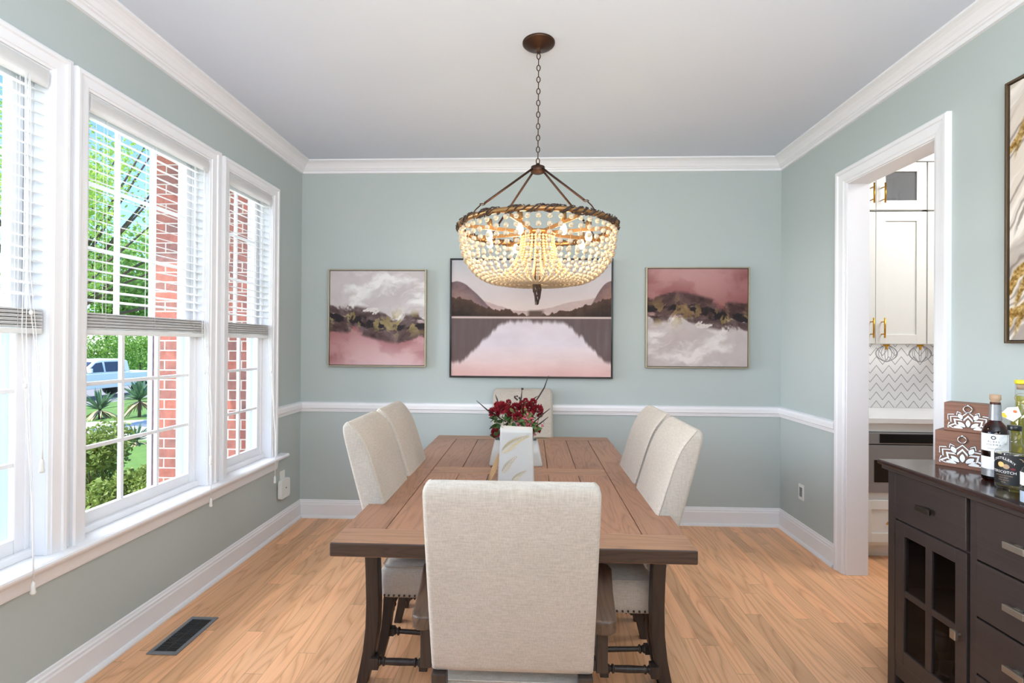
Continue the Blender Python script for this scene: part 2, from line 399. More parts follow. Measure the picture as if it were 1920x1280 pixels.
# left wall with three openings
m = MB()
EXTRA_OPENINGS = [(-1.6, -.6), (.22, 1.17)]      # openings added out of view to let in more daylight
OPEN = EXTRA_OPENINGS+WIN
ys = [YR]+[q for a, b in OPEN for q in (a-.021, b+.021)]+[YB+.15]
for i in range(0, len(ys), 2): m.box(XL-.12, XL, ys[i], ys[i+1], 0, ZC)
for a, b in OPEN: m.box(XL-.12, XL, a-.021, b+.021, 0, WZ0-.03); m.box(XL-.12, XL, a-.021, b+.021, WZ1+.021, ZC)
tag(m.obj('wall_left', 'wall_paint'), 'sage green painted left wall around the windows', kind=S)
m = MB().box(XL, XR+.001, YB, YB+.13, 0, ZC)
tag(m.obj('wall_back', 'wall_paint'), 'sage green painted back wall behind the table', kind=S)
m = MB().box(XR, XR+.13, YR, DY0-.02, 0, ZC).box(XR, XR+.13, DY1+.02, YB+.13, 0, ZC).box(XR, XR+.13, DY0-.02, DY1+.02, DZ+.02, ZC)
tag(m.obj('wall_right', 'wall_paint'), 'sage green painted right wall with the doorway', kind=S)
# outer brick skin on the left wall
m = MB()
for i in range(0, len(ys), 2): m.box(XL-.160, XL-.14, ys[i]+.01, ys[i+1]-.01, -1.0, ZC+.30)
for a, b in OPEN: m.box(XL-.160, XL-.14, a-.03, b+.03, -1.0, WZ0-.06); m.box(XL-.160, XL-.14, a-.03, b+.03, WZ1+.03, ZC+.3)
o = m.obj('wall_exterior', 'brick'); tag(o, 'red brick outer face of the window wall', kind=S)
# wall behind the camera
m = MB().box(XL-.15, XR+.13, YR-.12, YR, 0, ZC)
tag(m.obj('wall_front', 'wall_paint'), 'sage green wall behind the camera', kind=S)
# pantry walls
m = MB().box(XR+.13, 5.2, YB, YB+.13, 0, ZC)
tag(m.obj('wall_pantry_back', 'cabinet_white'), 'white pantry wall behind the cabinets', kind=S)
tag(MB().box(5.1, 5.2, -1, YB, 0, ZC).obj('wall_pantry_side', 'cabinet_white'), 'white pantry side wall', kind=S)
tag(MB().box(XR+.13, 5.2, -1, -.9, 0, ZC).obj('wall_pantry_front', 'cabinet_white'), 'white pantry wall facing the cabinets', kind=S)

def mould(name, prof, p0, p1, nrm, m0=0, m1=0, mat='trim_white', label=None):
    """profile (out, z) run from p0 to p1 (xy); m0/m1: mitre factor (+1 shortens with 'out')"""
    p0, p1, nrm = Vector(p0), Vector(p1), Vector(nrm); d = (p1-p0).normalized()
    A = [(*(p0+nrm*o_+d*(o_*m0)), z) for o_, z in prof]; B = [(*(p1+nrm*o_-d*(o_*m1)), z) for o_, z in prof]
    o = fixn(MB().loft([A, B], True, False).obj(name, mat)); tag(o, label, kind=S); return o
z = ZC
crown = [(0, z), (.100, z), (.100, z-.010), (.090, z-.014), (.083, z-.016), (.068, z-.024), (.050, z-.040), (.038, z-.056), (.030, z-.060), (.028, z-.066), (.018, z-.070), (.016, z-.074), (.016, z-.088), (0, z-.090)]
mould('trim_1', crown, (XL, YR), (XL, YB), (1, 0), 0, 1, label='white crown moulding over the windows')
mould('trim_2', crown, (XL, YB), (XR, YB), (0, -1), 1, 1, label='white crown moulding on the back wall')
mould('trim_3', crown, (XR, YB), (XR, YR), (-1, 0), 1, 0, label='white crown moulding over the doorway')
base = [(0, 0), (.033, 0), (.033, .008), (.028, .018), (.017, .022), (.017, .108), (.013, .116), (.013, .126), (.008, .132), (.006, .143), (0, .146)]
mould('baseboard_left', base, (XL, YR), (XL, YB), (1, 0), 0, 1, label='tall white baseboard below the windows')
mould('baseboard_back', base, (XL, YB), (XR, YB), (0, -1), 1, 1, label='tall white baseboard on the back wall')
mould('baseboard_right', base, (XR, YB), (XR, DY1+.105), (-1, 0), 1, 0, label='tall white baseboard beside the doorway')
mould('baseboard_right_near', base, (XR, DY0-.10), (XR, YR), (-1, 0), 0, 0, label='tall white baseboard behind the sideboard')
rail = [(0, .874), (.010, .876), (.012, .888), (.016, .892), (.016, .898), (.026, .906), (.028, .934), (.024, .950), (.012, .955), (0, .957)]
mould('trim_4', rail, (XL, WIN[2][1]+.075), (XL, YB), (1, 0), 0, 1, label='white chair rail beside the far window')
mould('trim_5', rail, (XL, YB), (XR, YB), (0, -1), 1, 1, label='white chair rail along the back wall')
mould('trim_6', rail, (XR, YB), (XR, DY1+.10), (-1, 0), 1, 0, label='white chair rail beside the doorway')
# outside ground first (far things below)

def casing(prof, x, sx, a, b, z0, z1):
    """one continuous mitred casing round three sides; prof = (distance from opening, projection)"""
    L_ = lambda yy, zz_: None
    path = [((a, z0), (-1, 0)), ((a, z1), (-1, 1)), ((b, z1), (1, 1)), ((b, z0), (1, 0))]
    rings = [[(x+sx*o_, p[0]+d[0]*w_, p[1]+d[1]*w_) for w_, o_ in prof] for p, d in path]
    return MB().loft(rings, True, False)
# ------------------------------------------------------------------ windows
def window(i, a, b, cols):
    r = thing('window_%d' % (i+1), ['narrow white double-hung window nearest the camera', 'wide white double-hung window in the middle', 'narrow white double-hung window by the back corner'][i], None, (XL, (a+b)/2, WZ0), kind=S)
    P = r.location
    def T(mb, name, mat, par, **k):
        mb.v = [(p[0]-P[0], p[1]-P[1], p[2]-P[2]) for p in mb.v]; return mb.obj(name, mat, par, **k)
    cw = .075
    # casing with a stepped profile
    m = casing([(.002, 0), (.002, .011), (.012, .013), (.014, .018), (.050, .020), (.054, .027), (.066, .028), (.074, .024), (.0745, 0)], XL, 1, a, b, WZ0, WZ1+.003)
    fixn(T(m, 'window_casing', 'trim_white', r))
    # jamb liner
    m = MB(); x0 = XL-.14
    m.box(x0, XL+.002, a-.02, a, WZ0, WZ1); m.box(x0, XL+.002, b, b+.02, WZ0, WZ1); m.box(x0, XL+.002, a-.02, b+.02, WZ1, WZ1+.02)
    m.box(XL-.075, XL-.060, a, a+.018, WZ0, WZ1); m.box(XL-.075, XL-.060, b-.018, b, WZ0, WZ1)
    T(m, 'window_jamb', 'trim_white', r, bevel=.002)
    # exterior frame
    m = MB(); xe0, xe1 = XL-.168, XL-.135
    m.box(xe0, xe1, a-.01, a+.022, WZ0-.03, WZ1+.03); m.box(xe0, xe1, b-.022, b+.01, WZ0-.03, WZ1+.03)
    m.box(xe0, xe1, a-.01, b+.01, WZ1, WZ1+.04); m.box(xe0-.03, xe1, a-.03, b+.03, WZ0-.06, WZ0-.005)
    m.box(xe0-.006, xe0, b-.012, b+.05, WZ0-.03, WZ1+.08); m.box(xe0-.006, xe0, a-.05, a+.012, WZ0-.03, WZ1+.08)
    T(m, 'exterior_frame', 'ext_trim', r, bevel=.003)
    mid = (WZ0+WZ1)/2
    for nm, x1, z0, z1, br, tr in (('lower_sash', XL-.066, WZ0+.012, mid+.018, .072, .036), ('upper_sash', XL-.094, mid-.018, WZ1-.002, .036, .05)):
        x0 = x1-.028; st = .048; ya, yb = a+.006, b-.006; m = MB()
        m.box(x0, x1, ya, ya+st, z0, z1); m.box(x0, x1, yb-st, yb, z0, z1)
        m.box(x0, x1, ya+st, yb-st, z0, z0+br); m.box(x0, x1, ya+st, yb-st, z1-tr, z1)
        s_ = T(m, nm, 'trim_white', r, bevel=.004)
        m = MB(); g0, g1, h0, h1 = ya+st, yb-st, z0+br, z1-tr
        for k in range(1, cols): yy = g0+(g1-g0)*k/cols; m.box(x0+.004, x1-.004, yy-.009, yy+.009, h0, h1)
        for k in range(1, 3): zz = h0+(h1-h0)*k/3; m.box(x0+.005, x1-.005, g0, g1, zz-.009, zz+.009)
        mu = T(m, 'muntins', 'trim_white', s_, bevel=.003)
        m = MB().box(x0+.012, x0+.015, g0-.005, g1+.005, h0-.005, h1+.005); T(m, 'window_pane', 'window_glass', s_)
    if True:
        m = MB().box(XL-.064, XL-.040, a, b, WZ0, WZ0+.030); T(m, 'sill_stop', 'trim_white', r, bevel=.003)
    return r
for i, (a, b) in enumerate(WIN): window(i, a, b, 3 if i == 1 else 2)
# filler boards between casings
m = MB()
for a, b in ((WIN[0][1]+.075, WIN[1][0]-.075), (WIN[1][1]+.075, WIN[2][0]-.075)): m.box(XL, XL+.008, a-.001, b+.001, WZ0, WZ1+.09)
tag(m.obj('trim_7', 'trim_white'), 'recessed white filler strips between the window casings', kind=S)
# stool and apron shared by the three windows
m = MB().prism([(XL-.075, .572), (XL-.075, .600), (XL+.062, .600), (XL+.070, .594), (XL+.072, .586), (XL+.068, .576), (XL+.060, .572)], 'y', .9, 3.775)
m.v = [(p[0], p[1], p[2]) for p in m.v]
tag(fixn(m.obj('trim_8', 'trim_white')), 'long white window sill under the three windows', kind=S)
m = MB().prism([(XL, .497), (XL+.014, .497), (XL+.016, .505), (XL+.022, .545), (XL+.030, .560), (XL+.040, .572), (XL, .572)], 'y', .9, 3.70)
tag(fixn(m.obj('trim_9', 'trim_white')), 'white apron board below the window sill', kind=S)

# blinds
def blind(i, a, b, label):
    r = thing('window_blind', label, 'blind', (XL-.03, (a+b)/2, WZ1), group='white slat blinds half raised in the windows')
    w = (b-a)/2-.008
    MB().box(-.024, .030, -w, w, -.050, -.002).obj('headrail', 'slat_white', r, bevel=.003)
    m = MB().prism([(.030, -.004), (.038, -.004), (.042, -.020), (.040, -.055), (.036, -.070), (.030, -.074)], 'y', -w, w)
    fixn(m.obj('valance', 'slat_white', r, bevel=.001))
    m = MB(); zt = -.085; zs = -(WZ1-1.575)
    z_ = zt
    def slat(z_, tilt=-.0072):
        pts = [(-.024, z_-tilt), (-.012, z_+.0015-tilt/2), (0, z_+.002), (.012, z_+.0015+tilt/2), (.025, z_+tilt)]
        poly = pts+[(x, q-.0026) for x, q in reversed(pts)]
        m.prism(poly, 'y', -w+.004, w-.004)
    while z_ > zs+.02: slat(z_); z_ -= .0445
    # gathered slats above the bottom rail
    q = zs-.004; k = 0
    while q > -(WZ1-1.500): slat(q, .001+.0012*math.sin(k*2.1)); q -= .0046; k += 1
    fixn(m.obj('slats', 'slat_white', r))
    MB().box(-.024, .026, -w+.003, w-.003, -(WZ1-1.475), -(WZ1-1.497)).obj('bottom_rail', 'slat_white', r, bevel=.004)
    m = MB()
    for yy in ((-w+.10, w-.10) if b-a < .6 else (-w+.10, 0, w-.10)):
        for xx in (-.026, .027): m.tube([(xx, yy, -.07), (xx, yy, -(WZ1-1.50))], .0011, 5)
        m.tube([(0.0, yy+.012, -.07), (0.0, yy+.012, -(WZ1-1.50))], .0009, 5)
    m.obj('ladder_cords', 'cord_white', r)
    # pull cords with tassels on the far side
    def cord(y0, zb, sway, seed, lab):
        rn = random.Random(seed); m = MB(); zz0 = -.06
        pts = []; N = 26
        for k in range(N+1):
            t = k/N; zc = zz0+(zb-zz0)*t
            xo = .046+.055*min(1, max(0, (t-.50)/.35))
            pts.append((xo, y0+sway*math.sin(t*5+seed)*t, zc))
        m.tube(pts, .0016, 6)
        pts2 = [(x+.004, y+.012*math.sin(min(1, k_/N*1.2)*PI), z__) for k_, (x, y, z__) in enumerate(pts)]
        m.tube(pts2, .0013, 6)
        c = m.obj('pull_cord', 'cord_white', r)
        e = pts[-1]
        MB().lathe([(.002, .012), (.006, .006), (.008, -.004), (.0075, -.022), (.010, -.034), (.008, -.040), (0.001, -.040)], 10, c=e).obj('tassel', 'plastic_white', c)
        kn = pts[int(N*.62)]; MB().ball(kn, .007, 8, 6, (1, 1, 1.5)).obj('knot', 'cord_white', c)
        return c
    if i == 0:
        cord(w-.10, -(WZ1-.545), .012, 1, ''); cord(w-.085, -(WZ1-.99), .01, 3, '')
    elif i == 1: cord(w-.055, -(WZ1-.535), .006, 2, ''); cord(w-.048, -(WZ1-.78), .004, 6, '')
    else: cord(w-.05, -(WZ1-.47), .003, 5, '')
    return r
blind(0, *WIN[0], 'white slat blind in the nearest window at the left edge')
blind(1, *WIN[1], 'wide white slat blind in the middle window')
blind(2, *WIN[2], 'narrow white slat blind in the window by the back corner')

# ------------------------------------------------------------------ doorway
r = thing('door_1', 'white cased opening to the pantry', None, (XR, (DY0+DY1)/2, 0), kind=S); P = r.location
def offs(mb, P): mb.v = [(p[0]-P[0], p[1]-P[1], p[2]-P[2]) for p in mb.v]; return mb
m = casing([(.006, 0), (.006, .010), (.020, .013), (.024, .017), (.068, .019), (.073, .026), (.090, .027), (.097, .022), (.098, 0)], XR, -1, DY0, DY1, 0, DZ)
fixn(offs(m, P).obj('door_casing', 'trim_white', r))
m = MB().box(XR-.002, XR+.135, DY0-.02, DY0, 0, DZ).box(XR-.002, XR+.135, DY1, DY1+.02, 0, DZ).box(XR-.002, XR+.135, DY0-.02, DY1+.02, DZ, DZ+.02)
offs(m, P).obj('door_jamb', 'trim_white', r, bevel=.002)

# ------------------------------------------------------------------ pantry cabinets seen through the doorway
def shaker(par, name, x0, x1, z0, z1, y, rail_=.062, glass=False, mat='cabinet_white'):
    m = MB(); d = .019
    m.box(x0, x0+rail_, y-d, y, z0, z1); m.box(x1-rail_, x1, y-d, y, z0, z1)
    m.box(x0+rail_, x1-rail_, y-d, y, z0, z0+rail_); m.box(x0+rail_, x1-rail_, y-d, y, z1-rail_, z1)
    if not glass: m.box(x0+rail_, x1-rail_, y-d+.009, y, z0+rail_, z1-rail_)
    o = m.obj(name, mat, par, bevel=.0015)
    if glass: MB().box(x0+rail_-.004, x1-rail_+.004, y-d+.008, y-d+.012, z0+rail_-.004, z1-rail_+.004).obj('glass_pane', 'smoke_glass', o)
    return o
def pull(par, x, z0, z1, y, horiz=False, x1=None):
    m = MB()
    if not horiz:
        m.tube([(x, y-.035, z0), (x, y-.035, z1)], .0055, 8)
        for q in (z0+.028, z1-.028): m.tube([(x, y, q), (x, y-.035, q)], .004, 8)
    else:
        m.tube([(x, y-.035, z0), (x1, y-.035, z0)], .0055, 8)
        for q in (x+.03, x1-.03): m.tube([(q, y, z0), (q, y-.035, z0)], .004, 8)
    return m.obj('handle', 'brass', par)
YU = 3.77
def wall_cab(label, xs, z0, z1, glass, name):
    r = thing(name, label, 'cabinet', (0, 0, 0))
    if not glass: MB().box(xs[0], xs[-1], YU+.001, YB-.012, z0, z1).obj('carcass', 'cabinet_white', r)
    else:
        m = MB(); x0, x1 = xs[0], xs[-1]
        m.box(x0, x1, YB-.03, YB-.012, z0, z1).box(x0, x1, YU+.001, YB-.03, z0, z0+.018).box(x0, x1, YU+.001, YB-.03, z1-.018, z1).box(x0, x0+.018, YU+.001, YB-.03, z0, z1).box(x1-.018, x1, YU+.001, YB-.03, z0, z1)
        m.obj('carcass', 'cabinet_white', r)
    for k in range(len(xs)-1):
        d = shaker(r, 'door', xs[k]+.002, xs[k+1]-.002, z0+.003, z1-.003, YU, .068, glass)
        hx = xs[k+1]-.035 if k % 2 == 0 else xs[k]+.043
        pull(d, hx, z0+.045, z0+.045+.145, YU-.019)
    return r
wall_cab('white upper cabinets with solid shaker doors and brass pulls', [2.145, 2.502, 2.862], 1.462, 2.430, False, 'wall_cabinet')
wall_cab('white upper cabinet cut off by the right side of the doorway', [2.868, 3.22], 1.462, 2.430, False, 'wall_cabinet')
wall_cab('small glass-fronted white cabinets at the very top', [2.145, 2.502, 2.862], 2.438, 2.790, True, 'glass_cabinet')
wall_cab('small glass-fronted white cabinet at the top right of the doorway', [2.868, 3.22], 2.438, 2.790, True, 'glass_cabinet')
mould('trim_10', [(0, 2.79), (0, ZC), (.06, ZC), (.06, ZC-.02), (.02, 2.84), (.012, 2.80), (.012, 2.79)], (XR+.13, YU-.019), (5.1, YU-.019), (0, -1), label='white crown moulding above the pantry cabinets')
# glassware
def glassware(x, y, z0):
    r = thing('glass_bowl', 'clear cut glass bowl inside the top glass cabinet', 'bowl', (x, y, z0))
    MB().lathe([(.03, 0), (.035, .006), (.06, .02), (.085, .05), (.095, .085), (.09, .085), (.08, .05), (.055, .025), (.0, .012)], 20).obj('bowl', 'cut_glass', r)
glassware(2.635, 3.90, 2.457)
r = thing('glass_candlestick', 'clear beaded glass candlestick beside the bowl', 'candlestick', (2.765, 3.88, 2.457))
m = MB().lathe([(.03, 0), (.03, .006), (.008, .014), (.014, .03), (.006, .042), (.013, .06), (.006, .075), (.013, .093), (.007, .11), (.014, .14), (.010, .15), (0, .15)], 14); m.obj('stem', 'cut_glass', r)
# base run
YF = 3.50
r = thing('base_cabinet', 'white base cabinet with a stainless microwave drawer and brass pull', 'cabinet', (0, 0, 0))
MB().box(2.14, 3.3, YF, YB-.012, .10, .455).box(2.14, 3.3, YF, YB-.012, .868, .925).box(2.14, 2.24, YF, YB-.012, .455, .868).box(2.86, 3.3, YF, YB-.012, .455, .868).obj('carcass', 'cabinet_white', r)
MB().box(2.14, 3.3, YF+.07, YB-.012, 0, .10).obj('toe_kick', 'cabinet_white', r)
d = shaker(r, 'drawer', 2.24, 2.86, .125, .408, YF, .062); pull(d, 2.375, .262, .262, YF-.019, True, 2.70)
r = thing('microwave_drawer', 'stainless steel microwave drawer below the pantry counter', 'microwave', (2.55, YF, .456))
MB().box(-.30, .30, .0, .45, 0, .41).obj('body', 'metal_dark', r)
MB().box(-.305, .305, -.022, -.001, .005, .325).obj('drawer_front', 'steel', r, bevel=.003)
m = MB().box(-.235, .235, -.0245, -.0222, .075, .225); m.obj('window', 'black_glossy', r)
p = MB().box(-.305, .305, -.022, -.001, .332, .408).obj('control_panel', 'steel', r, bevel=.003)
MB().box(-.20, .29, -.0245, -.0222, .340, .400).obj('display', 'black_glossy', p)
o = MB().box(2.13, 3.3, YF-.022, YB-.012, .926, .962).obj('countertop', 'quartz', bevel=.003); tag(o, 'white quartz pantry counter above the microwave', 'countertop')
o = MB().box(2.13, 5.1, YB-.011, YB-.001, .962, 1.462).obj('backsplash', 'chevron_tile'); tag(o, 'white tile backsplash with grey zigzag lines', 'backsplash')
def wireglobe(x, y, label):
    r = thing('pendant_globe', label, 'pendant', (x, y, 1.4615), group='small wire globes under the upper cabinet')
    MB().lathe([(.0, 0), (.022, 0), (.022, -.010), (.010, -.016), (.006, -.04), (0, -.04)], 14).obj('cap', 'brass', r)
    m = MB()
    for k in range(5):
        a = PI*k/5+.2; pts = []
        for t in range(13):
            q = t/12; rad = .068*math.sin(PI*min(1, q*.93+.07))**.7; pts.append((rad*math.cos(a), rad*math.sin(a), -.012-.12*q))
        m.tube(pts, .0018, 5); m.tube([(-x_, -y_, z_) for x_, y_, z_ in pts], .0018, 5)
    m.obj('wire_cage', 'metal_grey', r)
wireglobe(2.655, 3.86, 'brass-capped wire globe hanging centrally under the upper cabinet')
wireglobe(2.44, 3.86, 'wire globe under the cabinet, half hidden by the door jamb')
wireglobe(2.90, 3.86, 'brass-capped wire globe at the right side of the doorway')

# ------------------------------------------------------------------ outlets, vent
r = thing('wall_outlet', 'grey and white outlet plate on the right wall near the doorway', 'outlet', (XR, 3.78, .37))
MB().box(-.006, 0, -.035, .035, -.058, .058).obj('plate', 'plastic_white', r, bevel=.002)
MB().box(-.009, -.006, -.017, .017, -.034, .034).obj('socket', 'metal_grey', r, bevel=.001)
r = thing('wall_outlet', 'white outlet plate on the left wall under the sill end', 'outlet', (XL, 3.80, .40))
MB().box(0, .006, -.036, .036, -.058, .058).obj('plate', 'plastic_white', r, bevel=.002)
r = thing('plug_in_detector', 'white rounded plug-in alarm in the left wall outlet', 'detector', (XL+.006, 3.79, .325))
fixn(MB().prism(rrect(.07, .072, .022, 5), 'x', .001, .032).obj('housing', 'plastic_white', r, bevel=.005))
MB().ball((.033, 0, .006), .006).obj('button', 'metal_grey', r)
r = thing('floor_vent', 'grey metal floor register with dark louvres by the left baseboard', 'vent', (-1.70, 2.415, 0))
m = MB(); m.box(-.072, -.052, -.158, .158, 0.0005, .006).box(.052, .072, -.158, .158, 0.0005, .006).box(-.052, .052, -.158, -.136, 0.0005, .006).box(-.052, .052, .136, .158, 0.0005, .006)
m.obj('frame', 'metal_grey', r, bevel=.0015)
m = MB(); m.box(-.052, .052, -.136, .136, .0003, .0010)
for k in range(22):
    y = -.13+.26*k/21; m.box(-.051, .051, y-.0035, y+.0035, .001, .0042)
m.box(-.003, .003, -.136, .136, .001, .0046)
m.obj('louvres', 'metal_dark', r)

# ------------------------------------------------------------------ table
TX0, TX1, TY0, TY1, TZ, TT = -.722, .588, 1.78, 3.90, .73, .052
tcx = (TX0+TX1)/2; tcy = (TY0+TY1)/2
tb = thing('dining_table', 'long rectangular wooden dining table with dark curved legs', 'table', (tcx, tcy, 0)); P = tb.location
m = MB(); g = .0013; bw = .145
cr0, cr1 = tcy-.075, tcy+.065
for k in range(8):
    x0 = TX0+(TX1-TX0)*k/8; x1 = TX0+(TX1-TX0)*(k+1)/8
    m.box(x0+(g if k else 0), x1-(g if k < 7 else 0), TY0+bw+g, (tcy if k in (0, 7) else cr0)-g, TZ-TT, TZ)
    m.box(x0+(g if k else 0), x1-(g if k < 7 else 0), (tcy if k in (0, 7) else cr1)+g, TY1-bw-g, TZ-TT, TZ)
offs(m, P).obj('tabletop', 'table_wood', tb, bevel=.003)
x0 = TX0+(TX1-TX0)/8; x1 = TX1-(TX1-TX0)/8
m = MB().box(x0+g, x1-g, cr0, tcy-g, TZ-TT, TZ-.0002).box(x0+g, x1-g, tcy+g, cr1, TZ-TT, TZ-.0002)
offs(m, P).obj('centre_boards', 'table_wood_cross', tb, bevel=.003)
for y0, y1 in ((TY0, TY0+bw), (TY1-bw, TY1)):
    m = MB().box(TX0, TX1, y0, y1, TZ-TT, TZ)
    e = offs(m, P).obj('breadboard_end', 'table_wood_cross', tb, bevel=.006, seg=3)
    e.data.materials.append(MAT['table_edge'])
    for pl in e.data.polygons:
        if abs(pl.normal.z) < .5: pl.material_index = 1
def tleg(sx, yy, sy_):
    """sabre leg, outer curve from pixel measurements; sx side, sy_ toward end"""
    rings = []
    for zz, ox, th in ((TZ-TT, .630, .058), (.60, .627, .056), (.48, .622, .055), (.36, .620, .056), (.25, .624, .056), (.15, .636, .054), (.07, .652, .050), (0, .668, .046)):
        xc = ox; inn = ox-th
        oy = .0+.02*(1-zz/TZ)**2
        ya, yb = -.035, .035
        q = [(xc, ya), (xc, yb), (inn, yb), (inn, ya)]
        rings.append([(sx*x_, yy-P[1]+y_*.75+sy_*oy*1.4, zz) for x_, y_ in q])
    return fixn(MB().loft(rings, True, False).obj('leg', 'dark_wood', tb, bevel=.005))
LYF, LYB = 2.10, 3.56
for yy, q in ((LYF, 1), (LYB, -1)):
    for sx in (-1, 1): tleg(sx, yy, q)
def turned(p0, p1, r0_=.013, block=.024, bl=.035, dbl=False):
    """turned stretcher along p0->p1 with square end blocks and bead rings"""
    p0, p1 = Vector(p0), Vector(p1); d = (p1-p0); Ln = d.length; T = Matrix.Translation(p0) @ d.to_track_quat('X', 'Z').to_matrix().to_4x4()
    m = MB(); m.box(0, bl, -block, block, -block, block, T); m.box(Ln-bl, Ln, -block, block, -block, block, T)
    prof = [(bl, .017), (bl+.006, .017), (bl+.008, .012), (bl+.014, .012), (bl+.016, .018), (bl+.022, .018), (bl+.026, r0_), (Ln/2, r0_*1.12), (Ln-bl-.026, r0_), (Ln-bl-.022, .018), (Ln-bl-.016, .018), (Ln-bl-.014, .012), (Ln-bl-.008, .012), (Ln-bl-.006, .017), (Ln-bl, .017)]
    rings = [[(x_, r_*math.cos(2*PI*j/12), r_*math.sin(2*PI*j/12)) for j in range(12)] for x_, r_ in prof]
    return m.loft(rings, False, True, T)
for yy in (LYF, LYB):
    y = yy-P[1]
    m = turned((-.60, y, .105), (-.358, y, .105))
    for pt in ((.358, y, .105), ):
        k = turned((.358, y, .105), (.60, y, .105)); m.add(k.v, k.f, False); m.sm[-len(k.f):] = k.sm
    k = turned((-.322, y, .105), (.322, y, .105), .014, .0235); m.add(k.v, k.f, False); m.sm[-len(k.f):] = k.sm
    m.obj('end_stretcher', 'dark_wood', tb, bevel=.002)
    m = MB().box(-.62, .62, y-.03, y+.03, TZ-TT-.035, TZ-TT); m.obj('cross_rail', 'dark_wood', tb, bevel=.003)
k = turned((0, LYF-P[1], .105), (0, LYB-P[1], .105), .016); k.obj('long_stretcher', 'dark_wood', tb, bevel=.002)

